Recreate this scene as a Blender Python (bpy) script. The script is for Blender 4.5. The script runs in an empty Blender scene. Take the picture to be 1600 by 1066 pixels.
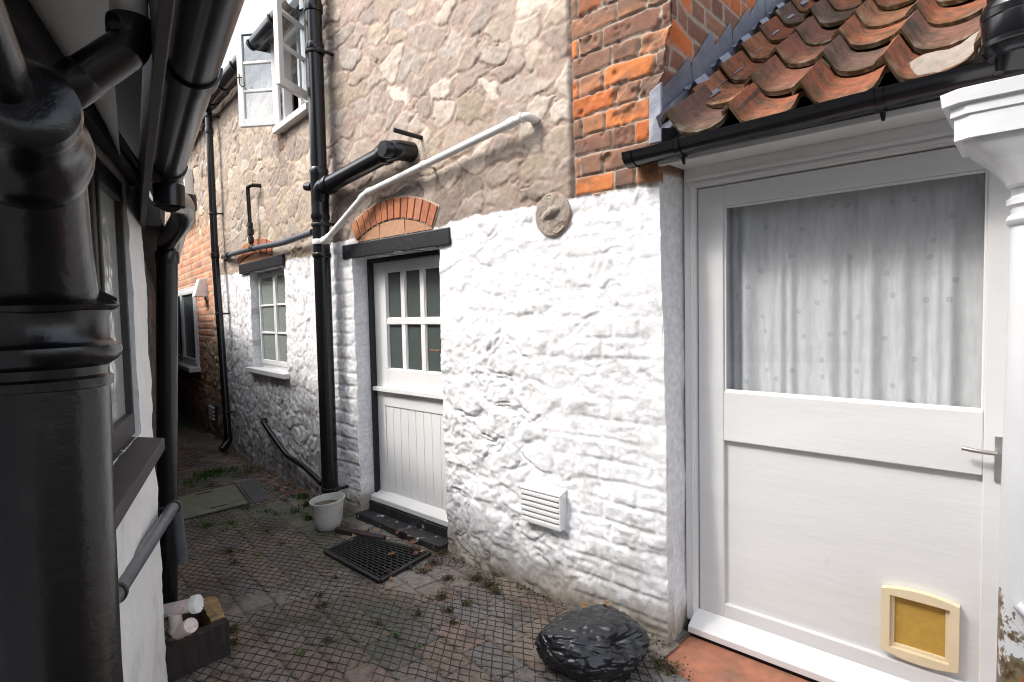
import bpy, math, random
import numpy as np
from mathutils import Vector, Matrix
random.seed(7); RNG = np.random.RandomState(11)
R = math.radians
sc = bpy.context.scene
col = sc.collection

# ------------------------------------------------------------------ camera, sky, sun, exposure
FPX, CX, CY = 900.0, 800.0, 533.0           # focal length in photo pixels, centre
HC = 1.40                                   # eye height
PITCH, ROLL = R(2.85), R(1.2)
cam_d = bpy.data.cameras.new('camera'); cam = bpy.data.objects.new('camera', cam_d); col.objects.link(cam)
cam_d.sensor_width = 36; cam_d.lens = 36*FPX/1600; cam_d.clip_start = 0.05; cam_d.clip_end = 300
CR = Matrix.Rotation(R(90)-PITCH, 3, 'X') @ Matrix.Rotation(-ROLL, 3, 'Z')
cam.matrix_world = Matrix.Translation((0, 0, HC)) @ CR.to_4x4()
sc.camera = cam

SUN_EL, SUN_AZ = R(47), R(257)              # azimuth clockwise from +Y
w = bpy.data.worlds.new('World'); sc.world = w; w.use_nodes = True
nt = w.node_tree; bg = nt.nodes['Background']; bg.inputs['Strength'].default_value = 0.15
sky = nt.nodes.new('ShaderNodeTexSky'); sky.sky_type = 'NISHITA'; sky.sun_disc = False
sky.sun_elevation = SUN_EL; sky.sun_rotation = SUN_AZ; sky.dust_density = 4.0; sky.air_density = 1.0; sky.ozone_density = 0.6
hs_ = nt.nodes.new('ShaderNodeHueSaturation'); hs_.inputs['Saturation'].default_value = .42
nt.links.new(sky.outputs[0], hs_.inputs['Color']); nt.links.new(hs_.outputs[0], bg.inputs[0])
sd = bpy.data.lights.new('sun', 'SUN'); sd.energy = 0.62; sd.angle = R(6); sd.color = (1, .96, .91)
sun = bpy.data.objects.new('sun', sd); col.objects.link(sun)
tosun = Vector((math.sin(SUN_AZ)*math.cos(SUN_EL), math.cos(SUN_AZ)*math.cos(SUN_EL), math.sin(SUN_EL)))
sun.rotation_euler = tosun.to_track_quat('Z', 'Y').to_euler()
sc.view_settings.view_transform = 'Standard'; sc.view_settings.look = 'None'
sc.view_settings.gamma = 1; sc.view_settings.exposure = 1.68
sc.render.engine = 'CYCLES'; sc.cycles.max_bounces = 8; sc.cycles.diffuse_bounces = 6; sc.cycles.filter_width = 1.0; sc.cycles.denoising_prefilter = 'ACCURATE'; sc.cycles.use_adaptive_sampling = False; sc.cycles.use_denoising = True

# ------------------------------------------------------------------ picture-to-place helpers
def ray(px, py):
    return CR @ Vector(((px-CX)/FPX, -(py-CY)/FPX, -1))
def at(px, py, Y):                           # the point Y metres ahead
    d = ray(px, py); k = Y/d.y
    return Vector((d.x*k, Y, HC+d.z*k))
def on_z(px, py, z=0.0):                     # the point on a level plane
    d = ray(px, py); k = (z-HC)/d.z
    return Vector((d.x*k, d.y*k, z))
class Frame:
    """upright plane: origin (x, y), e = unit direction of s; local y goes INTO the wall"""
    def __init__(f, ox, oy, ex, ey):
        l = math.hypot(ex, ey); f.o = Vector((ox, oy, 0)); f.e = Vector((ex/l, ey/l, 0)); f.w = Vector((-ey/l, ex/l, 0))
    def W(f, s, y, z): return f.o + f.e*s + f.w*y + Vector((0, 0, z))
    def P(f, px, py, off=0):
        d = ray(px, py); c = Vector((0, 0, HC))
        k = ((f.o + f.w*off - c).dot(f.w))/d.dot(f.w)
        p = c + d*k
        return (p-f.o).dot(f.e), p.z

# ------------------------------------------------------------------ object helpers
ORG = {}
def tag(o, label=None, cat=None, group=None, kind=None):
    if label: o['label'] = label
    if cat: o['category'] = cat
    if group: o['group'] = group
    if kind: o['kind'] = kind
    return o
def thing(name, loc, label, cat, group=None):
    o = bpy.data.objects.new(name, None); o.empty_display_size = .1
    o.location = loc; col.objects.link(o); ORG[o.name] = Vector(loc)
    return tag(o, label, cat, group)
def link(name, me, m, parent=None, smooth=False, bevel=0, label=None):
    """me holds world coordinates: move its origin to its middle, then link"""
    n = len(me.vertices); a = np.empty(n*3, np.float32); me.vertices.foreach_get('co', a); a = a.reshape(-1, 3)
    c = (a.min(0)+a.max(0))/2; a -= c; me.vertices.foreach_set('co', a.ravel()); me.update()
    o = bpy.data.objects.new(name, me); col.objects.link(o)
    if m: me.materials.append(m)
    if smooth: me.polygons.foreach_set('use_smooth', [True]*len(me.polygons))
    c = Vector([float(v) for v in c]); ORG[o.name] = c
    if parent: o.parent = parent; o.location = c-ORG[parent.name]
    else: o.location = c
    if bevel:
        b = o.modifiers.new('bevel', 'BEVEL'); b.width = bevel; b.segments = 2; b.limit_method = 'ANGLE'; b.angle_limit = R(40)
    if label: o['label'] = label
    return o
class MB:
    def __init__(s): s.v = []; s.f = []; s.c = []; s.cc = (1, 1, 1)
    def add(s, vs, fs):
        n = len(s.v); s.v += [tuple(v) for v in vs]; s.f += [tuple(i+n for i in f) for f in fs]; s.c += [s.cc]*len(vs)
    def box(s, F, a, b, c, d, e, f):
        vs = [F.W(x, y, z) for z in (e, f) for y in (c, d) for x in (a, b)]
        s.add(vs, [(0, 2, 3, 1), (4, 5, 7, 6), (0, 1, 5, 4), (1, 3, 7, 5), (3, 2, 6, 7), (2, 0, 4, 6)]); return s
    def hexa(s, lo, hi):                     # two quads (lists of 4 points)
        s.add(list(lo)+list(hi), [(3, 2, 1, 0), (4, 5, 6, 7), (0, 1, 5, 4), (1, 2, 6, 5), (2, 3, 7, 6), (3, 0, 4, 7)]); return s
    def plank(s, p, q, wd, t, up=Vector((0, 0, 1))):   # bar from p to q, top edge centred on the line
        d = (q-p).normalized(); sd_ = d.cross(up).normalized()*wd/2; dn = up*(-t)
        s.hexa([p-sd_+dn, p+sd_+dn, q+sd_+dn, q-sd_+dn], [p-sd_, p+sd_, q+sd_, q-sd_]); return s
    def tube(s, pts, r, seg=20, cap=True, ring=None):
        pts = [Vector(p) for p in pts]; n = len(pts)
        rs = r if isinstance(r, (list, tuple)) else [r]*n
        t0 = (pts[1]-pts[0]).normalized()
        u = t0.orthogonal().normalized(); vs = []; prev = t0
        for i, p in enumerate(pts):
            if i == 0: t = t0
            elif i == n-1: t = (pts[i]-pts[i-1]).normalized()
            else:
                a = (pts[i]-pts[i-1]); b = (pts[i+1]-pts[i])
                t = ((a.normalized() if a.length > 1e-7 else prev)+(b.normalized() if b.length > 1e-7 else prev))
                t = t.normalized() if t.length > 1e-6 else prev
            if t.length < .5: t = prev
            q = prev.rotation_difference(t); u = (q @ u).normalized(); prev = t
            b_ = t.cross(u)
            for k in range(seg):
                an = 2*math.pi*k/seg; vs.append(p+(u*math.cos(an)+b_*math.sin(an))*rs[i])
        fs = [(i*seg+k, i*seg+(k+1) % seg, (i+1)*seg+(k+1) % seg, (i+1)*seg+k) for i in range(n-1) for k in range(seg)]
        if cap: fs += [tuple(range(seg-1, -1, -1)), tuple(range((n-1)*seg, n*seg))]
        s.add(vs, fs); return s
    def build(s, name, m, parent=None, smooth=False, bevel=0, label=None, colour=False):
        me = bpy.data.meshes.new(name); me.from_pydata(s.v, [], s.f)
        if colour:
            a = me.color_attributes.new('Col', 'FLOAT_COLOR', 'POINT')
            a.data.foreach_set('color', np.array([(*c, 1) for c in s.c], np.float32).ravel())
        o = link(name, me, m, parent, False, bevel, label)
        if smooth:
            me.polygons.foreach_set('use_smooth', [True]*len(me.polygons))
            me.set_sharp_from_angle(angle=R(38))
        return o
def bend(pts, rad=.04, n=6):                 # round the corners of a polyline
    pts = [Vector(p) for p in pts]; out = [pts[0]]
    for i in range(1, len(pts)-1):
        a, b, c = pts[i-1:i+2]; d1 = (a-b); d2 = (c-b)
        k = min(rad, d1.length*.45, d2.length*.45); p = b+d1.normalized()*k; q = b+d2.normalized()*k
        for j in range(n+1):
            t = j/n; out.append(p*(1-t)**2+b*2*t*(1-t)+q*t*t)
    out.append(pts[-1]); return out
def collar(mb, p, ax, r, h, seg=24):
    ax = Vector(ax).normalized(); p = Vector(p)
    mb.tube([p-ax*h/2, p-ax*h*.35, p+ax*h*.35, p+ax*h/2], [r*.96, r, r, r*.96], seg)

# ------------------------------------------------------------------ noise
LAT = RNG.rand(8, 256, 256).astype(np.float64)
def vnoise(x, y, k=0):
    xi = np.floor(x).astype(int); yi = np.floor(y).astype(int); fx = x-xi; fy = y-yi
    fx = fx*fx*(3-2*fx); fy = fy*fy*(3-2*fy); L = LAT[k % 8]
    g = lambda i, j: L[i & 255, j & 255]
    return (g(xi, yi)*(1-fx)+g(xi+1, yi)*fx)*(1-fy)+(g(xi, yi+1)*(1-fx)+g(xi+1, yi+1)*fx)*fy
def fbm(x, y, k=0, o=4):
    a = .5; r = 0; t = 0
    for i in range(o):
        r = r+a*vnoise(x+17.3*i, y+9.1*i, k+i); t += a; a *= .5; x = x*2.03; y = y*2.03
    return r/t
def ss(a, b, x):
    t = np.clip((x-a)/(b-a), 0, 1); return t*t*(3-2*t)
def cells(x, y, seed=0, jit=.85):
    """voronoi: F1, F2-F1, cell random numbers, offset from the cell point"""
    rs = np.random.RandomState(100+seed); T = rs.rand(6, 64, 64)
    xi = np.floor(x).astype(int); yi = np.floor(y).astype(int)
    f1 = np.full(x.shape, 9.); f2 = f1.copy(); ci = np.zeros(x.shape, int); cj = ci.copy(); ox = np.zeros(x.shape); oy = ox.copy()
    for di in (-1, 0, 1):
        for dj in (-1, 0, 1):
            i = (xi+di) & 63; j = (yi+dj) & 63
            px = xi+di+.5+(T[0, i, j]-.5)*jit; py = yi+dj+.5+(T[1, i, j]-.5)*jit
            dx = x-px; dy = y-py; d = (np.abs(dx)**2.6+np.abs(dy)**2.6)**(1/2.6)
            c = d < f1
            f2 = np.where(c, f1, np.minimum(f2, d)); ci = np.where(c, i, ci); cj = np.where(c, j, cj)
            ox = np.where(c, dx, ox); oy = np.where(c, dy, oy); f1 = np.where(c, d, f1)
    return f1, f2-f1, T[2, ci, cj], T[3, ci, cj], T[4, ci, cj], ox, oy
def rubble(s, z, sx, sz, seed, joint=.09, rel=1.0, warp=.35, ledge=1.0):
    """rough stones bedded in pointing: height in metres, joint mask 0..1, random numbers"""
    x = s/sx+warp*(fbm(s*6, z*6, seed)-.5)*2; y = z/sz+warp*(fbm(s*6+40, z*6+9, seed+1)-.5)*2
    f1, e, r1, r2, r3, ox, oy = cells(x, y, seed)
    e = e+.13*(fbm(s*9, z*9, seed+5)-.5)+.22*(fbm(s*30, z*30, seed+2)-.5)
    m = ss(joint*.2, joint*1.9, e)
    n = fbm(s*4.1+3, z*4.7, seed+3); a_ = (r2-.5)*2.4
    u = s*np.cos(a_)+z*np.sin(a_); v = z*np.cos(a_)-s*np.sin(a_)
    led = fbm(u*9, v*34, seed+4)                      # bedding ledges, tilted differently on every stone
    led = np.floor(led*7)/7*.6+led*.4
    h = m*(.003+.007*r1)*rel+m*(ox*(r2-.5)+oy*(r3-.5))*.012*rel+m*(led-.5)*.009*rel*ledge
    crev = np.exp(-((e-joint*.75)/(joint*.38))**2)*ss(.54, .62, n)
    h = h-crev*.009*rel+.004*rel*(fbm(s*50, z*50, seed+1)-.5)
    return h, m*(1-.0*crev), r1, r2, r3
def bricks(s, z, course, seed, joint=.010, z0=0., widths=(.27, .135), wob=.004):
    s = s+wob*(fbm(s*9, z*9, seed)-.5)*2; z = z+wob*(fbm(s*5+7, z*9+3, seed+1)-.5)*2
    rs = np.random.RandomState(200+seed); T = rs.rand(4, 256, 64)
    row = np.floor((z-z0)/course).astype(int); fz = (z-z0)-row*course
    L, Hd = widths; per = L+Hd
    off = np.where(row % 2 == 0, 0, per/2)+T[3, row & 255, 0]*.03
    q = (s+off)/per; n = np.floor(q).astype(int); r = (q-n)*per
    hd = r > L; fs = np.where(hd, r-L, r); wd = np.where(hd, Hd, L); idx = (n*2+hd) & 63
    e = np.minimum(np.minimum(fs, wd-fs), np.minimum(fz, course-fz))
    m = ss(joint*.3, joint*.85, e+.004*(fbm(s*60, z*60, seed+3)-.5))
    return m, T[0, row & 255, idx], T[1, row & 255, idx], T[2, row & 255, idx]
def pal(r, cs):
    cs = np.array(cs); i = np.minimum((r*len(cs)).astype(int), len(cs)-1); return cs[i]
def mix3(a, b, t): return a*(1-t[..., None])+b*t[..., None]
STONE = [(.375, .305, .245), (.31, .25, .21), (.42, .35, .28), (.33, .285, .25), (.52, .455, .385), (.35, .275, .235), (.37, .31, .23), (.36, .32, .285), (.45, .385, .325), (.27, .225, .195)]
BRICK = [(.54, .16, .05), (.55, .19, .065), (.22, .11, .075), (.50, .15, .05), (.28, .14, .085), (.48, .155, .06), (.25, .135, .09), (.42, .19, .10)]
WHITE = np.array((.80, .80, .815))

def grid_lines(a, b, res, brk):
    pts = sorted({round(a, 5), round(b, 5)} | {round(x, 5) for x in brk if a < x < b}); out = []
    for p, q in zip(pts[:-1], pts[1:]):
        n = max(1, int(math.ceil((q-p)/res))); out += list(np.linspace(p, q, n, endpoint=False))
    return np.array(out+[pts[-1]])
def wall_mesh(name, F, s0, s1, z0, z1, res, fn, m, parent, holes=(), ends=(0, 0), top=0, sfn=None, label=None):
    """relief wall; fn(S, Z) -> outward height, colour; holes = (s0, s1, z0, z1, depth)"""
    sl = grid_lines(s0, s1, res, [h[i] for h in holes for i in (0, 1)]); zl = grid_lines(z0, z1, res, [h[i] for h in holes for i in (2, 3)])
    S, Z = np.meshgrid(sl, zl, indexing='ij'); H, C = fn(S, Z)
    S2 = S+(sfn(S, Z) if sfn else 0)
    o = np.array(F.o); e = np.array(F.e); wv = np.array(F.w)
    V = (o+S2[..., None]*e-H[..., None]*wv); V[..., 2] = Z
    ns, nz = S.shape; idx = np.arange(ns*nz).reshape(ns, nz)
    keep = np.ones((ns-1, nz-1), bool); verts = [V.reshape(-1, 3)]; cols = [C.reshape(-1, 3)]; faces = []; n = ns*nz
    def strip(line, depth, flip):
        nonlocal n
        p = V.reshape(-1, 3)[line]; d = p + (H.ravel()[line]+depth)[:, None]*wv
        # rough reveal: three rows
        mid = p*.5+d*.5+RNG.normal(0, .0015, p.shape)
        verts.extend([mid, d]); c = C.reshape(-1, 3)[line]; cols.extend([c, c]); k = len(line)
        r1 = np.arange(n, n+k); r2 = np.arange(n+k, n+2*k); n += 2*k
        for a_, b_ in ((line, r1), (r1, r2)):
            f = np.stack([a_[:-1], a_[1:], b_[1:], b_[:-1]], 1)
            faces.append(f if not flip else f[:, ::-1])
    for (a, b, c, d, dep) in holes:
        i0, i1 = [int(np.argmin(abs(sl-x))) for x in (a, b)]; j0, j1 = [int(np.argmin(abs(zl-x))) for x in (c, d)]
        keep[i0:i1, j0:j1] = False
        strip(idx[i0, j0:j1+1], dep, False); strip(idx[i1, j0:j1+1], dep, True)
        strip(idx[i0:i1+1, j1], dep, False); strip(idx[i0:i1+1, j0], dep, True)
    if ends[0]: strip(idx[0, :], ends[0], True)
    if ends[1]: strip(idx[-1, :], ends[1], False)
    if top: strip(idx[:, -1], top, True)
    ii, jj = np.nonzero(keep)
    faces.append(np.stack([idx[ii, jj], idx[ii+1, jj], idx[ii+1, jj+1], idx[ii, jj+1]], 1))
    V = np.concatenate(verts).astype(np.float32); C = np.concatenate(cols); Fa = np.concatenate(faces).astype(np.int32)
    me = bpy.data.meshes.new(name); me.vertices.add(len(V)); me.vertices.foreach_set('co', V.ravel())
    me.loops.add(Fa.size); me.loops.foreach_set('vertex_index', Fa.ravel())
    me.polygons.add(len(Fa)); me.polygons.foreach_set('loop_start', np.arange(0, Fa.size, 4, dtype=np.int32))
    me.update(calc_edges=True); me.validate()
    a = me.color_attributes.new('Col', 'FLOAT_COLOR', 'POINT')
    a.data.foreach_set('color', np.concatenate([C, np.ones((len(C), 1))], 1).astype(np.float32).ravel())
    o_ = link(name, me, m, parent, False, 0, label); me.polygons.foreach_set('use_smooth', [True]*len(me.polygons))
    me.set_sharp_from_angle(angle=R(62))
    return o_

# ------------------------------------------------------------------ materials
def mat(name, c=(.5, .5, .5), rough=.5, metal=0, attr=False, var=.15, vs=8., bump=.0, bs=60., bd=.002, spec=.5, grime=None, gs=3., gt=(.55, .75), coat=0, streak=False, bump2=0, bs2=8.):
    m = bpy.data.materials.new(name); m.use_nodes = True; t = m.node_tree; N = t.nodes; Lk = t.links.new
    b = N['Principled BSDF']; b.inputs['Roughness'].default_value = rough; b.inputs['Metallic'].default_value = metal
    b.inputs['Specular IOR Level'].default_value = spec; b.inputs['Coat Weight'].default_value = coat
    tc = N.new('ShaderNodeTexCoord')
    if attr:
        a = N.new('ShaderNodeVertexColor'); a.layer_name = 'Col'; base = a.outputs[0]
    else:
        a = N.new('ShaderNodeRGB'); a.outputs[0].default_value = (*c, 1); base = a.outputs[0]
    if var:
        n = N.new('ShaderNodeTexNoise'); n.inputs['Scale'].default_value = vs; n.inputs['Detail'].default_value = 8; n.inputs['Roughness'].default_value = .62
        if streak:
            mp = N.new('ShaderNodeMapping'); mp.inputs['Scale'].default_value = streak; Lk(tc.outputs['Object'], mp.inputs[0]); Lk(mp.outputs[0], n.inputs['Vector'])
        else: Lk(tc.outputs['Object'], n.inputs['Vector'])
        mr = N.new('ShaderNodeMapRange'); mr.inputs['From Min'].default_value = .3; mr.inputs['From Max'].default_value = .7
        mr.inputs['To Min'].default_value = 1-var; mr.inputs['To Max'].default_value = 1+var*.6; Lk(n.outputs[0], mr.inputs[0])
        mx = N.new('ShaderNodeVectorMath'); mx.operation = 'SCALE'; Lk(base, mx.inputs[0]); Lk(mr.outputs[0], mx.inputs['Scale']); base = mx.outputs[0]
    if grime:
        n = N.new('ShaderNodeTexNoise'); n.inputs['Scale'].default_value = gs; n.inputs['Detail'].default_value = 9; n.inputs['Roughness'].default_value = .7
        Lk(tc.outputs['Object'], n.inputs['Vector'])
        mr = N.new('ShaderNodeMapRange'); mr.inputs['From Min'].default_value = gt[0]; mr.inputs['From Max'].default_value = gt[1]; Lk(n.outputs[0], mr.inputs[0])
        mx = N.new('ShaderNodeMix'); mx.data_type = 'RGBA'; Lk(mr.outputs[0], mx.inputs['Factor']); Lk(base, mx.inputs['A']); mx.inputs['B'].default_value = (*grime, 1); base = mx.outputs['Result']
    Lk(base, b.inputs['Base Color'])
    if bump:
        n = N.new('ShaderNodeTexNoise'); n.inputs['Scale'].default_value = bs; n.inputs['Detail'].default_value = 7; n.inputs['Roughness'].default_value = .65
        if streak: Lk(mp.outputs[0], n.inputs['Vector'])
        else: Lk(tc.outputs['Object'], n.inputs['Vector'])
        bp = N.new('ShaderNodeBump'); bp.inputs['Strength'].default_value = bump; bp.inputs['Distance'].default_value = bd; Lk(n.outputs[0], bp.inputs['Height'])
        if bump2:
            n2 = N.new('ShaderNodeTexNoise'); n2.inputs['Scale'].default_value = bs2; n2.inputs['Detail'].default_value = 3; Lk(tc.outputs['Object'], n2.inputs['Vector'])
            b2 = N.new('ShaderNodeBump'); b2.inputs['Strength'].default_value = 1; b2.inputs['Distance'].default_value = bump2; Lk(n2.outputs[0], b2.inputs['Height']); Lk(b2.outputs[0], bp.inputs['Normal'])
        Lk(bp.outputs[0], b.inputs['Normal'])
    return m
M = {}
M['wall'] = mat('masonry', attr=True, rough=.85, var=.20, vs=38, bump=.7, bs=110, bd=.0025, spec=.25)
M['paint'] = mat('painted_masonry', attr=True, rough=.6, var=.05, vs=12, bump=.7, bs=90, bd=.003, spec=.35)
M['gloss_white'] = mat('white_gloss', (.76, .76, .755), .38, var=.05, vs=5, bump=.35, bs=30, bd=.0012, streak=(1, 1, .15))
M['door_white'] = mat('door_white', (.69, .69, .685), .36, var=.06, vs=7, bump=.6, bs=34, bd=.002, streak=(.18, .18, 1), grime=(.52, .48, .40), gs=13, gt=(.66, .80))
M['upvc'] = mat('upvc', (.80, .81, .82), .3, var=.04, vs=6)
M['white_pipe'] = mat('white_pipe', (.78, .78, .76), .3, var=.08, vs=14, grime=(.45, .42, .36), gs=12, gt=(.62, .85))
M['dirty_pipe'] = mat('dirty_pipe', (.70, .60, .56), .5, var=.12, vs=25, grime=(.30, .22, .16), gs=30, gt=(.55, .8))
M['black'] = mat('black_plastic', (.008, .008, .010), .24, var=.3, vs=18, grime=(.03, .028, .026), gs=14, gt=(.60, .88), bump=.15, bs=50, bd=.001)
M['black_matt'] = mat('black_matt', (.012, .011, .012), .55, var=.3, vs=25, grime=(.04, .036, .03), gs=18, gt=(.58, .8), bump=.5, bs=70, bd=.002)
M['iron'] = mat('cast_iron_black', (.004, .004, .005), .20, spec=.5, var=.3, vs=12, bump=.45, bs=60, bd=.0018, grime=(.022, .02, .022), gs=22, gt=(.55, .8), bump2=.0014, bs2=12)
M['grey_pipe'] = mat('grey_pipe', (.085, .095, .11), .35, var=.2, vs=14, grime=(.18, .17, .16), gs=16, gt=(.55, .85))
M['pale_pipe'] = mat('pale_pipe', (.36, .33, .31), .5, var=.1, vs=12)
M['black_wood'] = mat('black_wood', (.010, .010, .013), .5, var=.5, vs=20, streak=(1, 1, .08), grime=(.07, .075, .09), gs=30, gt=(.55, .85), bump=.6, bs=40, bd=.003)
M['dark_wood'] = mat('dark_wood', (.028, .024, .025), .55, var=.3, vs=14, bump=.4, bs=40, bd=.002, grime=(.06, .055, .052), gs=14, gt=(.55, .8))
M['old_wood'] = mat('old_wood', (.10, .078, .062), .85, var=.4, vs=16, bump=.8, bs=40, bd=.004, grime=(.05, .06, .03), gs=8, gt=(.5, .7))
M['wet_wood'] = mat('wet_wood', (.028, .018, .016), .8, var=.4, vs=16, bump=.8, bs=40, bd=.004)
M['front_wood'] = mat('front_wood', (.026, .019, .016), .85, var=.4, vs=16, bump=.8, bs=40, bd=.004)
M['cut_wood'] = mat('cut_wood', (.34, .22, .10), .8, var=.5, vs=22, bump=.6, bs=60, bd=.002, grime=(.10, .11, .06), gs=14, gt=(.5, .65))
M['lead'] = mat('lead', (.20, .215, .26), .42, metal=.25, var=.25, vs=14, bump=.5, bs=18, bd=.006, grime=(.50, .50, .50), gs=10, gt=(.55, .8))
M['tile'] = mat('pantile', attr=True, rough=.92, var=.32, vs=26, bump=1, bs=70, bd=.005, spec=.12, grime=(.065, .06, .045), gs=9, gt=(.50, .66))
M['brick_attr'] = mat('brick_attr', attr=True, rough=.85, var=.2, vs=40, bump=.9, bs=120, bd=.003, spec=.25)
M['slate'] = mat('slate', (.04, .038, .044), .8, var=.3, vs=8, bump=.5, bs=30, bd=.004)
M['terracotta'] = mat('terracotta', (.42, .17, .10), .75, var=.3, vs=14, bump=.7, bs=70, bd=.003, grime=(.20, .15, .10), gs=8, gt=(.5, .75))
M['path'] = mat('paving', attr=True, rough=.72, var=.42, vs=30, bump=.9, bs=110, bd=.004, spec=.4)
M['earth'] = mat('earth', (.07, .06, .045), .9, var=.4, vs=3, bump=.6, bs=20, bd=.01)
M['net'] = mat('groove_lines', (.034, .027, .021), .8, var=.3, vs=20)
M['rubber'] = mat('rubber', (.010, .010, .011), .5, var=.3, vs=20, bump=.3, bs=60, bd=.001)
M['bucket'] = mat('bucket_plastic', (.50, .49, .46), .45, var=.1, vs=10, grime=(.10, .10, .07), gs=14, gt=(.58, .8))
M['water'] = mat('murky_water', (.06, .045, .012), .08, var=0)
M['metal_cover'] = mat('cover_steel', (.165, .18, .125), .7, var=.3, vs=10, bump=.5, bs=60, bd=.002, grime=(.10, .10, .055), gs=6, gt=(.45, .7))
M['cream'] = mat('cream_plastic', (.74, .62, .42), .4, var=.05)
M['amber'] = mat('amber_flap', (.50, .31, .065), .42, var=.12, vs=40, bump=.2, bs=200, bd=.0008)
M['brass'] = mat('brass', (.32, .20, .08), .4, metal=.8, var=.2)
M['steel'] = mat('steel', (.55, .54, .52), .3, metal=.9, var=.1)
M['bronze'] = mat('bronze_handle', (.20, .12, .08), .4, metal=.7, var=.2)
M['rusty'] = mat('rusty_white', (.74, .75, .76), .4, var=.05, vs=5, bump=.5, bs=22, bd=.003)
M['clay'] = mat('old_clay', (.30, .19, .13), .85, var=.3, vs=16, bump=.6, bs=60, bd=.003, grime=(.34, .28, .22), gs=12, gt=(.40, .5))
M['mortar'] = mat('mortar', (.31, .265, .22), .9, var=.25, vs=24, bump=1, bs=70, bd=.005)
M['dark_room'] = mat('dark_room', (.03, .03, .03), .9, var=0)
M['moss'] = mat('moss', attr=True, rough=.9, var=.4, vs=60)
M['leaf'] = mat('dead_leaf', (.22, .085, .045), .7, var=.4, vs=50, grime=(.12, .04, .02), gs=30, gt=(.5, .7))
M['leaf2'] = mat('tan_leaf', (.26, .16, .08), .7, var=.4, vs=50)
M['bag'] = mat('bag_plastic', (.012, .013, .016), .22, var=.2, vs=10, bump=.35, bs=20, bd=.006, spec=.6)
M['render'] = mat('lime_render', attr=True, rough=.75, var=.06, vs=9, bump=.9, bs=34, bd=.006, spec=.25, grime=(.34, .31, .27), gs=7, gt=(.66, .82))
def glass(name, tint=(.9, .95, .93), gl=.12, rough=.02, body=None, bodyf=0., bump=0, bscale=60):
    m = bpy.data.materials.new(name); m.use_nodes = True; t = m.node_tree; N = t.nodes; Lk = t.links.new; N.clear()
    out = N.new('ShaderNodeOutputMaterial'); tr = N.new('ShaderNodeBsdfTransparent'); tr.inputs[0].default_value = (*tint, 1)
    g = N.new('ShaderNodeBsdfGlossy'); g.inputs['Roughness'].default_value = rough
    fr = N.new('ShaderNodeLayerWeight'); pw_ = N.new('ShaderNodeMath'); pw_.operation = 'POWER'; pw_.inputs[1].default_value = 4.0; Lk(fr.outputs['Facing'], pw_.inputs[0])
    ad = N.new('ShaderNodeMath'); ad.operation = 'MULTIPLY_ADD'; ad.inputs[1].default_value = .85; ad.inputs[2].default_value = gl; ad.use_clamp = True; Lk(pw_.outputs[0], ad.inputs[0])
    base = tr.outputs[0]
    if body:
        d = N.new('ShaderNodeBsdfDiffuse'); d.inputs[0].default_value = (*body, 1); mb_ = N.new('ShaderNodeMixShader'); mb_.inputs[0].default_value = bodyf
        Lk(tr.outputs[0], mb_.inputs[1]); Lk(d.outputs[0], mb_.inputs[2]); base = mb_.outputs[0]
    mx = N.new('ShaderNodeMixShader'); Lk(ad.outputs[0], mx.inputs[0]); Lk(base, mx.inputs[1]); Lk(g.outputs[0], mx.inputs[2]); Lk(mx.outputs[0], out.inputs[0])
    if bump:
        tc = N.new('ShaderNodeTexCoord'); v = N.new('ShaderNodeTexVoronoi'); v.inputs['Scale'].default_value = bscale; Lk(tc.outputs['Object'], v.inputs['Vector'])
        b = N.new('ShaderNodeBump'); b.inputs['Strength'].default_value = 1; b.inputs['Distance'].default_value = bump; Lk(v.outputs['Distance'], b.inputs['Height'])
        Lk(b.outputs[0], g.inputs['Normal'])
        if body: Lk(b.outputs[0], d.inputs['Normal'])
    return m
M['glass'] = glass('clear_glass', (.96, .965, .97), gl=.03)
M['leaf_glass'] = glass('casement_glass', (.86, .90, .92), gl=.14)
M['obscure'] = glass('obscure_glass', (.35, .38, .36), gl=.05, rough=.16, body=(.10, .12, .115), bodyf=.75, bump=.002, bscale=130)
M['green_glass'] = glass('pale_obscure_glass', (.4, .45, .42), gl=.05, rough=.12, body=(.30, .34, .31), bodyf=.8, bump=.003, bscale=55)
M['reed_glass'] = glass('textured_glass', (.5, .55, .5), gl=.22, rough=.07, body=(.70, .74, .70), bodyf=.85, bump=.0007, bscale=38)
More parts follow.
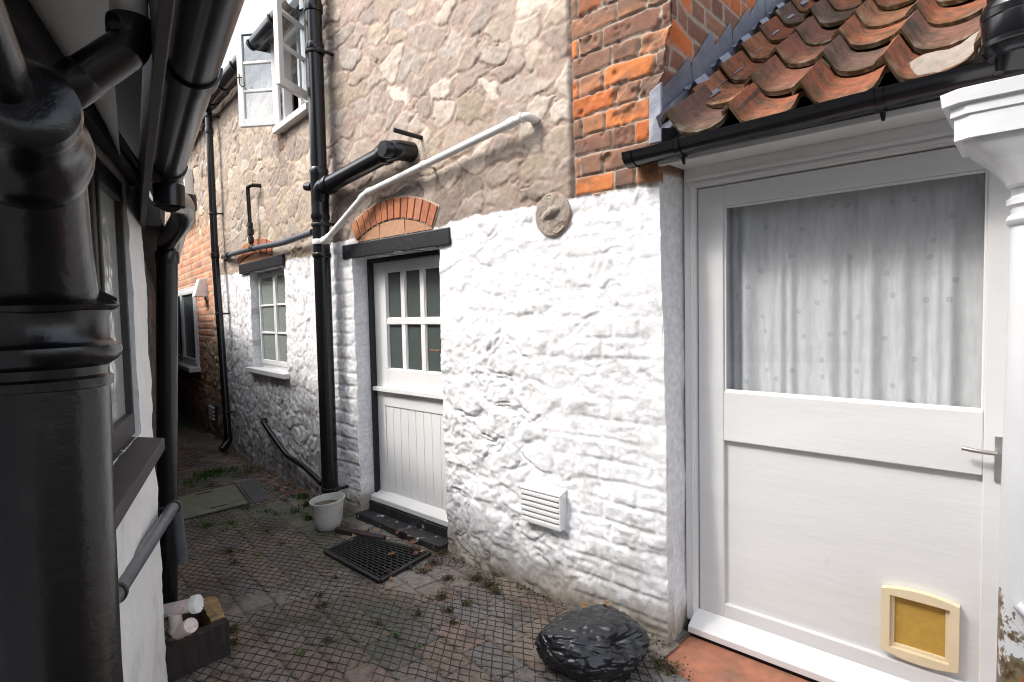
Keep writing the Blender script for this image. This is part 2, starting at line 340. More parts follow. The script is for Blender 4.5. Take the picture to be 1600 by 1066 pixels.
# curtain: thin cloth with small blue flowers woven in
def curtain_mat():
    m = mat('net_curtain', (.66, .665, .67), .9, var=.14, vs=20, streak=(3, 3, .6), bump=.4, bs=160, bd=.001); t = m.node_tree; N = t.nodes; Lk = t.links.new
    b = N['Principled BSDF']; src = b.inputs['Base Color'].links[0].from_socket
    tc = N.new('ShaderNodeTexCoord'); v = N.new('ShaderNodeTexVoronoi'); v.voronoi_dimensions = '2D'; v.inputs['Scale'].default_value = 7.5; Lk(tc.outputs['UV'], v.inputs['Vector'])
    a = N.new('ShaderNodeMapRange'); a.inputs['From Min'].default_value = .06; a.inputs['From Max'].default_value = .11; a.inputs['To Min'].default_value = 1; a.inputs['To Max'].default_value = 0; Lk(v.outputs['Distance'], a.inputs[0])
    c = N.new('ShaderNodeMapRange'); c.inputs['From Min'].default_value = .0; c.inputs['From Max'].default_value = .05; Lk(v.outputs['Distance'], c.inputs[0])
    mu = N.new('ShaderNodeMath'); mu.operation = 'MULTIPLY'; Lk(a.outputs[0], mu.inputs[0]); Lk(c.outputs[0], mu.inputs[1])
    s = N.new('ShaderNodeSeparateColor'); Lk(v.outputs['Color'], s.inputs[0]); g = N.new('ShaderNodeMath'); g.operation = 'GREATER_THAN'; g.inputs[1].default_value = .35; Lk(s.outputs[0], g.inputs[0])
    m2 = N.new('ShaderNodeMath'); m2.operation = 'MULTIPLY'; Lk(mu.outputs[0], m2.inputs[0]); Lk(g.outputs[0], m2.inputs[1])
    m3 = N.new('ShaderNodeMath'); m3.operation = 'MULTIPLY'; m3.inputs[1].default_value = .38; Lk(m2.outputs[0], m3.inputs[0])
    x = N.new('ShaderNodeMix'); x.data_type = 'RGBA'; Lk(m3.outputs[0], x.inputs['Factor']); Lk(src, x.inputs['A']); x.inputs['B'].default_value = (.16, .19, .25, 1); Lk(x.outputs['Result'], b.inputs['Base Color'])
    return m
M['curtain'] = curtain_mat()

# ------------------------------------------------------------------ the planes of the alley
aA = R(47.4); nA = Vector((-math.cos(aA), -math.sin(aA), 0)); DA = 2.18
def onA(px):
    d = ray(px, 495); d = Vector((d.x/d.y, 1, 0)); return d*(DA/(-d.dot(nA)))
J = onA(505); KA = onA(1042)
FA = Frame(J.x, J.y, math.sin(aA), -math.cos(aA)); SC = (KA-J).length       # face of the cottage by the doors
aB = R(40.6); FB = Frame(J.x, J.y, math.sin(aB), -math.cos(aB))               # window length, s runs negative
SK = FB.P(346, 497)[0]; K = FB.W(SK, 0, 0)
aC = R(37.6); FC = Frame(K.x, K.y, math.sin(aC), -math.cos(aC))               # brick length beyond
FF = Frame(KA.x, KA.y, FA.w.x, FA.w.y)                                         # flank of the brick pier
yL = 2.1; pL = at(231, 500, yL); FL = Frame(pL.x, pL.y, -math.sin(R(24.9)), math.cos(R(24.9)))   # white wall on the left
EAVE_A = 4.02
EAVE = FB.P(430, 46, -.115)[1]+.06
def line_noise(S, k=0): return .018*(fbm(S*14, S*0+k, 3)-.5)*2+.02*(fbm(S*3, S*0+k, 5)-.5)*2

# ------------------------------------------------------------------ ground and path
gm = MB(); gm.add([(-60, -60, -.03), (60, -60, -.03), (60, 60, -.03), (-60, 60, -.03)], [(0, 1, 2, 3)])
tag(gm.build('ground', M['earth']), kind='structure')
FP = Frame(-1.2, 3.0, math.sin(aB), -math.cos(aB))    # paving laid along the alley
def ground_h(X, Y):
    return .012*(fbm(X*1.7+5, Y*1.7, 2)-.5)+.006*(fbm(X*6, Y*6, 4)-.5)
def path_fn(X, Y):
    s = (X-FP.o.x)*FP.e.x+(Y-FP.o.y)*FP.e.y; t = (X-FP.o.x)*FP.w.x+(Y-FP.o.y)*FP.w.y
    s = s+.02*(fbm(s*2, t*2, 1)-.5); t = t+.03*(fbm(s*1.3+4, t*1.3, 3)-.5)
    PW, PL = .145, .235
    row = np.floor(t/PW).astype(int); T = np.random.RandomState(5).rand(4, 128, 128)
    off = T[3, row & 127, 0]*.12+(row % 2)*PL/2
    q = (s+off)/PL; n = np.floor(q).astype(int)
    e = np.minimum(np.minimum((q-n)*PL, PL-(q-n)*PL), np.minimum(t-row*PW, PW-(t-row*PW)))
    m = ss(.0005, .008, e+.004*(fbm(X*40, Y*40, 2)-.5))
    r1 = T[0, row & 127, n & 127]; r2 = T[1, row & 127, n & 127]; r3 = T[2, row & 127, n & 127]
    C = pal(r1, [(.200, .158, .125), (.172, .152, .137), (.206, .154, .120), (.158, .148, .138), (.190, .163, .138), (.208, .150, .120), (.178, .163, .150), (.194, .158, .122)])
    C = C*(.85+.3*r2[..., None])
    dist = 2.18+(X*(-nA.x)+Y*(-nA.y))*-1          # distance out from the wall of the doors
    # worn, cement-smeared patches
    wp = ss(.60, .70, fbm(X*2.6+1.5, Y*2.6+7, 6)+.12*np.exp(-((dist-.22)/.3)**2)-.05)
    C = mix3(C, np.array((.24, .21, .185)), wp*.7*m)
    C = mix3(C, np.array((.060, .046, .034)), ss(.55, .75, fbm(X*5+2, Y*5, 4))*.55)
    C = mix3(np.array((.060, .046, .030))+0*C, C, m*.7+.3)
    gr = ss(.55, .72, fbm(X*1.5+9, Y*1.5, 0)+.035*np.clip(Y-4, 0, 3)); C = mix3(C, np.array((.055, .060, .030)), gr*.55)
    h = m*.006-.006+.003*(r2-.5)+m*(((q-n)-.5)*(r3-.5))*.005
    return h, C
xs = np.concatenate([np.arange(-7.5, -2.3, .03), np.arange(-2.3, 1.6, .009)]); ys = np.concatenate([np.arange(.9, 4.6, .009), np.arange(4.6, 11, .03)])
X, Y = np.meshgrid(xs, ys, indexing='ij'); H, C = path_fn(X, Y); Zg = H+ground_h(X, Y)
V = np.stack([X, Y, Zg], -1).reshape(-1, 3); idx = np.arange(len(V)).reshape(X.shape)
dA = 2.18-(X*(-nA.x)+Y*(-nA.y)); dL = (X-FL.o.x)*(-FL.w.x)+(Y-FL.o.y)*(-FL.w.y)
kp = (dA > -.45) & (dL > -1.6)
fs_ = (X-FA.o.x)*FA.e.x+(Y-FA.o.y)*FA.e.y; fy_ = (X-FA.o.x)*FA.w.x+(Y-FA.o.y)*FA.w.y
kp &= ~((fs_ > SC+.045) & (fy_ > -.19))
kp = kp[:-1, :-1] & kp[1:, 1:]
ii, jj = np.nonzero(kp); Fa = np.stack([idx[ii, jj], idx[ii+1, jj], idx[ii+1, jj+1], idx[ii, jj+1]], 1)
used = np.unique(Fa); remap = np.zeros(len(V), int); remap[used] = np.arange(len(used)); V = V[used]; Cc = C.reshape(-1, 3)[used]; Fa = remap[Fa].astype(np.int32)
me = bpy.data.meshes.new('path'); me.vertices.add(len(V)); me.vertices.foreach_set('co', V.astype(np.float32).ravel())
me.loops.add(Fa.size); me.loops.foreach_set('vertex_index', Fa.ravel()); me.polygons.add(len(Fa)); me.polygons.foreach_set('loop_start', np.arange(0, Fa.size, 4, dtype=np.int32)); me.update(calc_edges=True)
a = me.color_attributes.new('Col', 'FLOAT_COLOR', 'POINT'); a.data.foreach_set('color', np.concatenate([Cc, np.ones((len(Cc), 1))], 1).astype(np.float32).ravel())
path = tag(link('path', me, M['path'], None, True), kind='structure')

# dark dirt-filled grooves of the diamond pattern: two directions, wandering a little
def strand_family(ang, pitch, seed, step=.035, wd=.0054):
    u = np.array((-math.sin(ang), math.cos(ang))); v = np.array((u[1], -u[0])); vs = []; fs = []; n = 0
    rs = np.random.RandomState(seed)
    for k in range(-260, 260):
        t = np.arange(-9, 9, step); c = np.array((-1.2, 3.4))
        wob = .055*(fbm((c[0]+u[0]*t+v[0]*k*pitch)*1.1+3*seed, (c[1]+u[1]*t+v[1]*k*pitch)*1.1, seed)-.5)*2+.0022*rs.randn(len(t))*.6
        p = c+u*t[:, None]+v*(k*pitch+wob)[:, None]
        d1 = 2.18-(p[:, 0]*(-nA.x)+p[:, 1]*(-nA.y)); d2 = (p[:, 0]-FL.o.x)*(-FL.w.x)+(p[:, 1]-FL.o.y)*(-FL.w.y)
        ok = (d1 > .03+.02*math.sin(k)) & (d2 > -.8) & (p[:, 1] > 1.6) & (p[:, 1] < 7.6) & (p[:, 0] < .55+.05*np.sin(k*1.7))
        zz = path_fn(p[:, 0], p[:, 1])[0]+ground_h(p[:, 0], p[:, 1])+.0020-.005*ss(.58, .69, fbm(p[:, 0]*2.6+1.5, p[:, 1]*2.6+7, 6))
        i = 0
        while i < len(t):
            if not ok[i]: i += 1; continue
            j = i
            while j+1 < len(t) and ok[j+1]: j += 1
            if j-i >= 1:
                q = p[i:j+1]; z = zz[i:j+1]; nn = len(q)
                a_ = np.concatenate([q-v*wd/2, (z-.004)[:, None]], 1); b_ = np.concatenate([q-v*wd*.3, z[:, None]], 1)
                c_ = np.concatenate([q+v*wd*.3, z[:, None]], 1); d_ = np.concatenate([q+v*wd/2, (z-.004)[:, None]], 1)
                vs.append(np.stack([a_, b_, c_, d_], 1).reshape(-1, 3))
                base = n+np.arange(nn-1)*4
                for o1 in (0, 1, 2): fs.append(np.stack([base+o1, base+o1+1, base+o1+5, base+o1+4], 1))
                n += nn*4
            i = j+1
    return np.concatenate(vs), np.concatenate(fs)
v1, f1 = strand_family(R(70), .041, 3); v2, f2 = strand_family(R(2), .040, 5)
me = bpy.data.meshes.new('groove_lines'); V = np.concatenate([v1, v2]); Fa = np.concatenate([f1, f2+len(v1)])
me.vertices.add(len(V)); me.vertices.foreach_set('co', V.astype(np.float32).ravel()); Fa = Fa.astype(np.int32)
me.loops.add(Fa.size); me.loops.foreach_set('vertex_index', Fa.ravel()); me.polygons.add(len(Fa)); me.polygons.foreach_set('loop_start', np.arange(0, Fa.size, 4, dtype=np.int32)); me.update(calc_edges=True)
link('groove_lines', me, M['net'], path)

# ------------------------------------------------------------------ the cottage on the right
cot = thing('stone_cottage', FA.W(0, 0, 0), 'long two storey rubble cottage on the right, painted white below, with a stable door', 'cottage')
# door opening on the face
dS0 = FA.P(553, 450)[0]; dS1 = FA.P(691, 580)[0]; dZ0 = -.045; dZ1 = FA.P(545, 405)[1]
lin0, lin1 = FA.P(537, 385)[0], FA.P(704, 360)[0]
zlt = FA.P(537, 384)[1]
PIER0 = FA.P(894, 200)[0]; PZ = 1.92
def corner_shift(z): return np.interp(z, [0, .1, 1.9, 2.30, 2.36, 2.47, 2.53, 4.2], [.012, .01, -.028, -.03, -.004, .008, .030, .030])
def sfnA(S, Z): return corner_shift(Z)*ss(SC-.35, SC-.02, S)+.004*(fbm(Z*20, Z*0+2, 1)-.5)*ss(SC-.05, SC, S)
DISC = FA.P(865, 336)
aL = FA.P(556, 374); aR = FA.P(683, 350); crown = FA.P(622, 309); inn = FA.P(625, 340)
def fnA(S, Z):
    hs, ms, r1, r2, r3 = rubble(S, Z, .215, .128, 1, joint=.12, rel=.72, warp=.6)
    Cst = pal(r2, STONE)*(.78+.44*r3[..., None])*(.80+.4*fbm(S*14, Z*14, 3)[..., None])
    mort = np.array((.39, .30, .245)); Cst = mix3(Cst, np.array((.50, .44, .38)), ss(.56, .72, fbm(S*7+3, Z*9, 5))*.5); Cu = mix3(mort*1.0+0*Cst, Cst*1.12, ms*.8)
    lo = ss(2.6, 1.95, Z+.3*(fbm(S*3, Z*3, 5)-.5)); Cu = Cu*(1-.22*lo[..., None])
    hu = hs+.008*(fbm(S*16, Z*16, 4)-.5)+.012*(fbm(S*5, Z*5, 2)-.5)+.006*(np.abs(fbm(S*40, Z*40, 6)-.5))
    # brick pier
    mb, b1, b2, b3 = bricks(S-PIER0, Z, .088, 2, joint=.0085, z0=PZ, wob=.009, widths=(.25, .125))
    Cb = pal(b1, BRICK)*(.85+.3*b2[..., None])*(.7+.6*fbm(S*13, Z*22, 1)[..., None]); soot = ss(.52, .70, fbm(S*9, Z*16, 6)); Cb = mix3(Cb, np.array((.13, .095, .08)), soot*.55); Cb = mix3(np.array((.38, .33, .275))+0*Cb, Cb, mb)
    hb = mb*.007+.006*(fbm(S*34, Z*34, 3)-.5)+.010*b3*mb*.5-.010*ss(.60, .75, fbm(S*17, Z*17, 4))+.006
    pier = ss(-.006, .006, S-PIER0-.012*(fbm(Z*12, Z*0, 2)-.5)*2+np.where(Z < 2.15, -.02, 0))*(Z > PZ-.1)
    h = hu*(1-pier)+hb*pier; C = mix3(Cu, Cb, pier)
    gap = np.exp(-((S-PIER0)/.012)**2)*(Z > PZ); h = h-.02*gap; C = mix3(C, np.array((.12, .10, .085)), gap*.7)
    # white paint below
    mw, w1, w2, w3 = bricks(S, Z, .092, 6, joint=.018, z0=PZ, wob=.010)
    hw, mm, q1, q2, q3 = rubble(S, Z, .27, .15, 7, joint=.20, rel=1.0, warp=.5, ledge=.35)
    bk = np.maximum(ss(SC-.75, SC-.28, S+.35*(fbm(S*2.5, Z*2.5, 4)-.5)), ss(dS0+.05, dS0-.05, S))
    bk = bk*(1-.75*ss(.45, .60, fbm(S*2.2+3, Z*2.2+5, 7))*(S > dS1))
    rough = fbm(S*9, Z*9, 1)-.5; crag = np.abs(fbm(S*11+.8*rough, Z*17, 2)-.5)+.7*np.abs(fbm(S*24, Z*34, 5)-.5)
    low = ss(1.45, .75, Z)
    pk = ss(.42, .62, fbm(S*3.3+5, Z*3.3, 3)+.10*low)
    hp = (hw*.85+.012*rough-(.002+.020*pk)*crag+.026*(fbm(S*3, Z*4, 6)-.5)+.003*(fbm(S*36, Z*36, 5)-.5))*(1-bk*.72)+bk*(mw*.0034*ss(.25, .5, fbm(S*4, Z*4, 7))+.003*w2*mw+.005*(fbm(S*30, Z*30, 6)-.5)+.016*(fbm(S*7, Z*9, 2)-.5))
    hp = hp*(.75+.55*low)+.030*ss(.9, .0, Z)*ss(dS1, dS1+.3, S)
    edge = ss(0, .012, S-dS1)*1.0
    Cp = np.broadcast_to(WHITE, C.shape)*(.98+.04*q2[..., None])
    dirt = ss(.28, .0, Z+.4*(fbm(S*5, Z*7, 3)-.5))*.5+ss(.58, .8, fbm(S*15, Z*15, 2)+.25*ss(.5, .05, Z))*.35; Cp = mix3(Cp, np.array((.34, .32, .27)), np.clip(dirt, 0, 1))
    wet = ss(.18, .02, Z+.1*(fbm(S*11, Z*11, 5)-.5)); Cp = mix3(Cp, np.array((.30, .26, .20)), wet*.8)
    # greyer, patchy strip beside the downpipe
    gs_ = np.exp(-((S-.07)/.07)**2)*ss(.45, .62, fbm(S*12, Z*9, 0)); Cp = mix3(Cp, np.array((.42, .41, .40)), gs_*.7)
    bl = PZ-.01+line_noise(S)+.012*(fbm(S*40, Z*40, 1)-.5)
    pm = ss(.004, -.004, Z-bl); h = h*(1-pm)+(hp+.004)*pm; C = mix3(C, Cp, pm)
    # keep the masonry behind the arch and lintel flat
    flat = (S > lin0-.0) & (S < lin1+.0) & (Z > dZ1-.0) & (Z < zlt+.0)
    arc = (S > aL[0]-.02) & (S < aR[0]+.02) & (Z > zlt-.02) & (Z < crown[1]+.015)
    h = np.where(flat | arc, np.minimum(h, .004), h)
    d = np.hypot(S-DISC[0], Z-DISC[1]); h = np.where(d < .115, np.minimum(h, .004), h)
    return h, C
wallA = wall_mesh('wall', FA, 0, SC, -.05, 4.05, .0075, fnA, M['wall'], cot, holes=[(dS0, dS1, dZ0, dZ1, .15)], ends=(0, .03), top=.3, sfn=sfnA, label='wall with rubble above, brick pier at the corner and white paint below')
# flank of the pier: bricks above the lean-to, rendered white reveal below
def fnF(S, Z):
    mb, b1, b2, b3 = bricks(S, Z, .092, 9, joint=.012, z0=PZ, widths=(.27, .135))
    Cb = pal(b1, [BRICK[0], BRICK[2], BRICK[3], BRICK[2], BRICK[4], BRICK[6]])*(.85+.3*b2[..., None]); Cb = mix3(np.array((.42, .37, .31))+0*Cb, Cb, mb)
    h = mb*.006+.004*(fbm(S*40, Z*40, 3)-.5)
    pm = ss(.01, -.01, Z-PZ-.04); hp = .02*(fbm(S*12, Z*8, 2)-.5)+.006*(fbm(S*50, Z*50, 2)-.5)
    Cp = mix3(np.broadcast_to(WHITE*.97, Cb.shape), np.array((.42, .38, .31)), ss(.16, .0, Z+.1*(fbm(S*9, Z*9, 1)-.5)))
    h = h*(1-pm)+hp*pm; C = mix3(Cb, Cp, pm)
    return h+corner_shift(Z)*ss(.25, 0, S)-.003, C
wall_mesh('pier_flank', FF, 0, 2.4, -.05, 4.05, .012, fnF, M['wall'], cot, label='flank of the brick corner pier above the lean-to roof')
# window length
bS0 = FB.P(393, 500)[0]; bS1 = FB.P(447, 500)[0]; bZ0 = FB.P(447, 583)[1]; bZ1 = FB.P(447, 414)[1]
uS1 = -.03; uS0 = FB.P(442, 200)[0]; uZ0, uZ1 = 2.93, EAVE-.03
def fnB(S, Z):
    hs, ms, r1, r2, r3 = rubble(S, Z, .20, .12, 4, joint=.12, rel=.75, warp=.6)
    Cst = pal(r2, STONE)*(.86+.28*r3[..., None]); Cu = mix3(np.array((.45, .355, .27))+0*Cst, Cst, ms*.8)
    hu = hs+.009*(fbm(S*16, Z*16, 4)-.5)+.014*(fbm(S*5, Z*5, 2)-.5)+.007*(fbm(S*45, Z*45, 3)-.5)
    # brick quoins beside the bedroom window
    q = ss(.012, -.012, np.abs(S-(uS1+.02))-.10)*(Z > 2.45); q2 = ss(.01, -.01, np.abs(S-(uS0-.05))-.06)*(Z > 2.75)*(Z < 3.2)
    mb, b1, b2, b3 = bricks(S, Z, .092, 12, joint=.014, z0=PZ); Cb = pal(b1, [BRICK[2], BRICK[6], (.42, .33, .27), BRICK[4]]); Cb = mix3(np.array((.45, .38, .31))+0*Cb, Cb, mb)
    q = np.maximum(q, q2); hu = hu*(1-q)+(mb*.008)*q; Cu = mix3(Cu, Cb, q)
    hw, mm, q1, q2_, q3 = rubble(S, Z, .20, .12, 8, joint=.15, rel=.8, warp=.42, ledge=.3)
    rough = fbm(S*10, Z*10, 1)-.5
    hp = hw*.6+.014*rough-.012*np.abs(fbm(S*13, Z*18, 2)-.5)+.005*(fbm(S*36, Z*36, 5)-.5); hp = hp*(.9+.4*ss(1.3, .6, Z))
    Cp = np.broadcast_to(WHITE, Cu.shape)*1.0
    dirt = ss(.40, .0, Z+.5*(fbm(S*5, Z*7, 3)-.5))*.55+ss(.54, .76, fbm(S*17, Z*13, 2)+.14*ss(1.1, .2, Z))*.5; Cp = mix3(Cp, np.array((.33, .31, .28)), np.clip(dirt, 0, 1))
    bl = PZ-.06+line_noise(S, 4)+.02*(fbm(S*30, Z*30, 1)-.5); pm = ss(.005, -.005, Z-bl)
    # unpainted strip beyond the thin downpipe
    pm = pm*ss(SK+.05, SK+.09, S+.02*(fbm(S*9, Z*9, 4)-.5))
    Cu = mix3(Cu, np.array((.40, .24, .15)), ss(2.0, 1.7, Z)*.6)
    return hu*(1-pm)+hp*pm, mix3(Cu, Cp, pm)
wall_mesh('wall', FB, SK, 0, -.05, EAVE+.03, .009, fnB, M['wall'], cot, holes=[(bS0, bS1, bZ0, bZ1, .16), (uS0, uS1, uZ0, uZ1, .10)], top=.3, label='wall with the small painted window')
# brick length beyond
cS0, cS1 = FC.P(262, 515)[0], FC.P(311, 515)[0]; cZ0 = FC.P(309, 572)[1]; cZ1 = FC.P(306, 447)[1]
def fnC(S, Z):
    hs, ms, r1, r2, r3 = rubble(S, Z, .22, .14, 14, joint=.12, rel=1.5, warp=.6)
    Cst = pal(r2, [(.60, .42, .26), (.48, .32, .20), (.66, .50, .32), (.42, .31, .24), (.70, .56, .40)])*(.75+.5*r3[..., None]); Cu = mix3(np.array((.40, .29, .19))+0*Cst, Cst, ms)
    hu = hs+.02*(fbm(S*16, Z*16, 4)-.5)
    mb, b1, b2, b3 = bricks(S, Z, .085, 15, joint=.012); Cb = pal(b1, [(.62, .27, .15), (.66, .32, .18), (.56, .26, .16), (.60, .34, .22), (.50, .30, .22)])*(.8+.4*b2[..., None]); Cb = mix3(np.array((.58, .46, .36))+0*Cb, Cb, mb)
    n = .4*(fbm(S*2.2, Z*2.2, 3)-.5)
    bm = np.maximum(ss(1.0, 1.15, Z+n)*ss(2.6, 2.3, Z+n)*ss(-.30, -.42, S), ss(-1.15, -1.3, S+n)*ss(2.8, 2.5, Z+n))
    up = ss(2.5, 2.9, Z+n); Cu = mix3(Cu, pal(r2, STONE), up*.8)
    h = hu*(1-bm)+(mb*.008+.01*(fbm(S*30, Z*30, 3)-.5))*bm
    C = mix3(Cu, Cb, bm); C = mix3(C, np.array((.10, .09, .07)), ss(.35, .0, Z+.3*(fbm(S*6, Z*6, 2)-.5))*.6)
    return h, C
cL = FC.P(268, 515)[0]*1.45-1.0
wall_mesh('wall', FC, cL, 0, -.05, EAVE+.03, .014, fnC, M['wall'], cot, holes=[(cS0, cS1, cZ0, cZ1, .08)], top=.3, label='orange brick and brown rubble wall at the far end')
# roof of the cottage, dark slates, set back over the walls
for F, a, b, E_ in ((FA, .02, SC+.3, EAVE_A), (FB, SK-.1, .0, EAVE), (FC, cL-.2, .1, EAVE)):
    mb = MB(); EAVE_ = E_; mb.hexa([F.W(a, -.06, E_), F.W(b, -.06, E_), F.W(b, 3, E_+2.3), F.W(a, 3, E_+2.3)], [F.W(a, -.06, E_+.08), F.W(b, -.06, E_+.08), F.W(b, 3, E_+2.42), F.W(a, 3, E_+2.42)])
    mb.build('roof', M['slate'], cot)
# near-black boards behind the openings stand for unlit rooms, closing the house
for F, a, b, d in ((FA, dS0-.05, dS1+.05, .32), (FB, SK+.05, -.02, .34), (FC, cL, -.05, .3)):
    MB().box(F, a, b, d, d+.05, 0, EAVE).build('inner_wall', M['dark_room'], cot)

# --- brick arch and lintel over the stable door
def arch(parent, F, sl, sr, zb, zc_out, zc_in, nb, proud=.016):
    mb = MB(); half = (sr-sl)/2*.93; mid = (sl+sr)/2; th = zc_out-zc_in; rise_i = zc_in-zb-.01
    ri = (half*half+rise_i*rise_i)/(2*rise_i); ro = ri+th; co = zc_in-ri; a0 = math.asin(min(1, half/ri))
    g = .006/ro
    for k in range(nb):
        t0 = -a0+2*a0*k/nb+g; t1 = -a0+2*a0*(k+1)/nb-g
        mb.cc = random.choice([(.44, .17, .085), (.40, .15, .085), (.48, .20, .10), (.34, .15, .10), (.45, .20, .13)])
        pr = proud+random.uniform(-.003, .003); j = random.uniform(-.004, .004)
        lo = [F.W(mid+math.sin(t)*r_, .02, co+math.cos(t)*r_) for t, r_ in ((t0, ri), (t1, ri), (t1, ro+j), (t0, ro+j))]
        hi = [F.W(mid+math.sin(t)*r_, -pr, co+math.cos(t)*r_) for t, r_ in ((t0, ri), (t1, ri), (t1, ro+j), (t0, ro+j))]
        mb.hexa(lo, hi)
    # mortar bed behind
    n = 24; mb.cc = (.50, .42, .33); vs = []
    for k in range(n+1):
        t = -a0*1.01+2.02*a0*k/n
        vs += [F.W(mid+math.sin(t)*(ri-.006), -.006-.001, co+math.cos(t)*(ri-.006)), F.W(mid+math.sin(t)*(ro+.010), -.0075, co+math.cos(t)*(ro+.010))]
    mb.add(vs, [(2*k, 2*k+2, 2*k+3, 2*k+1) for k in range(n)])
    mb.build('arch', M['brick_attr'], parent, colour=True, bevel=.002, label='curved row of orange bricks')
    # terracotta filling under the arch
    tb = MB(); segs = 3; 
    for k in range(segs):
        x0 = mid-half+2*half*k/segs+.004; x1 = mid-half+2*half*(k+1)/segs-.004; top = []
        tb.cc = random.choice([(.44, .24, .14), (.40, .20, .12), (.47, .27, .17)])
        N_ = 8; lo = []; hi = []
        for q in range(N_+1):
            x = x0+(x1-x0)*q/N_; dx = x-mid; zt = co+math.sqrt(max(0, (ri-.010)**2-dx*dx)) if abs(dx) < ri else zb
            lo.append((x, zb-.0)); hi.append((x, max(zt, zb+.004)))
        vs = [F.W(x, -.009, z) for x, z in lo]+[F.W(x, -.009, z) for x, z in hi]+[F.W(x, .02, z) for x, z in lo]+[F.W(x, .02, z) for x, z in hi]
        m_ = N_+1; fs = [(q, q+1, m_+q+1, m_+q) for q in range(N_)]+[(m_+q, m_+q+1, 3*m_+q+1, 3*m_+q) for q in range(N_)]+[(0, m_, 3*m_, 2*m_), (N_, 2*m_+N_, 3*m_+N_, m_+N_)]
        tb.add(vs, fs)
    tb.build('arch_infill', M['brick_attr'], parent, colour=True, label='flat terracotta pieces filling the arch')
arch(cot, FA, aL[0], aR[0], zlt+.006, crown[1], inn[1], 13)
mb = MB(); mb.box(FA, lin0, lin1, -.014, .16, dZ1, zlt); mb.build('lintel', M['black_wood'], cot, bevel=.006, label='black painted timber lintel over the stable door')
# --- stable door
dF = .107                                   # face of the black frame
door = MB()
fS0 = FA.P(572.5, 600, dF)[0]; gS0 = FA.P(588, 600, dF+.035)[0]
fr = MB(); fr.box(FA, dS0-.0+.004, gS0+.01, dF, dF+.07, .0, dZ1-.002); fr.box(FA, gS0+.01, dS1+.1, dF, dF+.07, dZ1-.03, dZ1-.001); fr.box(FA, dS1-.02, dS1+.1, dF, dF+.07, .06, dZ1-.03)
doorw = dS1+.0-gS0
dy = dF+.035
zT = FA.P(587, 409, dy)[1]; zBt = .155; zLg = FA.P(590, 603, dy)[1]
door_o = MB()
pS = [FA.P(p, 500, dy)[0] for p in (605, 626, 632, 656, 662, 690)]      # pane edges
pw = pS[3]-pS[2]; bar = pS[2]-pS[1]; pS[0] = pS[1]-pw; P0 = pS[0]; P3 = P0+3*pw+2*bar; dE = P3+(P0-gS0)
zt1 = FA.P(655, 421, dy)[1]; zt0 = FA.P(658, 497, dy)[1]; zu1 = FA.P(658, 507, dy)[1]; zu0 = FA.P(659, 581, dy)[1]
door_o.box(FA, gS0, P0, dy, dy+.045, zLg, zT); door_o.box(FA, P3, dE, dy, dy+.045, zLg, zT)
door_o.box(FA, P0, P3, dy, dy+.045, zt1, zT); door_o.box(FA, P0, P3, dy, dy+.045, zLg, zu0)
door_part = None
stable = door_o.build('stable_door', M['gloss_white'], cot, bevel=.003, label='white half glazed stable door under the black lintel')
g = MB()
for k in (1, 2):
    x = P0+k*pw+(k-1)*bar; g.box(FA, x, x+bar, dy+.006, dy+.034, zu0-.002, zt1+.002)
g.box(FA, P0-.002, P3+.002, dy+.004, dy+.036, zu1, zt0)
for k in range(3):                          # putty bevels round the panes
    for (z0, z1) in ((zu0, zu1), (zt0, zt1)):
        x0 = P0+k*(pw+bar); x1 = x0+pw
        g.box(FA, x0, x0+.006, dy+.012, dy+.03, z0, z1); g.box(FA, x1-.006, x1, dy+.012, dy+.03, z0, z1); g.box(FA, x0+.006, x1-.006, dy+.012, dy+.03, z0, z0+.006)
g.build('glazing_bars', M['gloss_white'], stable, bevel=.002)
for k in range(3):
    for (z0, z1) in ((zu0, zu1), (zt0, zt1)):
        x0 = P0+k*(pw+bar); MB().box(FA, x0, x0+pw, dy+.022, dy+.026, z0, z1).build('pane', M['obscure'], stable)
MB().box(FA, gS0-.004, dE, dy-.035, dy+.045, zLg-.03, zLg+.0).build('ledge', M['gloss_white'], stable, bevel=.004)
lw = MB(); zc = zLg-.032; bd0 = FA.P(604, 700, dy)[0]; bd1 = dE-(bd0-gS0)
lw.box(FA, gS0, bd0, dy, dy+.045, zBt, zc); lw.box(FA, bd1, dE, dy, dy+.045, zBt, zc); lw.box(FA, bd0, bd1, dy, dy+.045, zc-.10, zc)
nb = 8; bw = (bd1-bd0)/nb
for k in range(nb): lw.box(FA, bd0+k*bw+.0015, bd0+(k+1)*bw-.0015, dy+.006, dy+.03, zBt, zc-.10)
lw.box(FA, bd0, bd1, dy+.031, dy+.044, zBt, zc-.1)
lw.build('lower_leaf', M['gloss_white'], stable, bevel=.002, label='lower half of the stable door in vertical boards')
wb = MB(); wb.hexa([FA.W(gS0-.015, dy-.07, zBt-.052), FA.W(dE, dy-.07, zBt-.052), FA.W(dE, dy+.01, zBt-.052), FA.W(gS0-.015, dy+.01, zBt-.052)],
                   [FA.W(gS0-.015, dy-.07, zBt-.018), FA.W(dE, dy-.07, zBt-.018), FA.W(dE, dy+.01, zBt+.012), FA.W(gS0-.015, dy+.01, zBt+.012)])
wb.build('weather_bar', M['gloss_white'], stable, bevel=.003)
fr.build('door_frame', M['black_wood'], cot, bevel=.003, label='black painted frame of the stable door')
hp_ = FA.P(679, 548, dy-.03); hb = MB(); hb.tube([FA.W(hp_[0]+.03, dy, hp_[1]), FA.W(hp_[0]+.03, dy-.03, hp_[1])], .007); hb.tube([FA.W(hp_[0]-.045, dy-.03, hp_[1]), FA.W(hp_[0]+.04, dy-.03, hp_[1])], .007)
hb.build('handle', M['bronze'], stable, smooth=True)
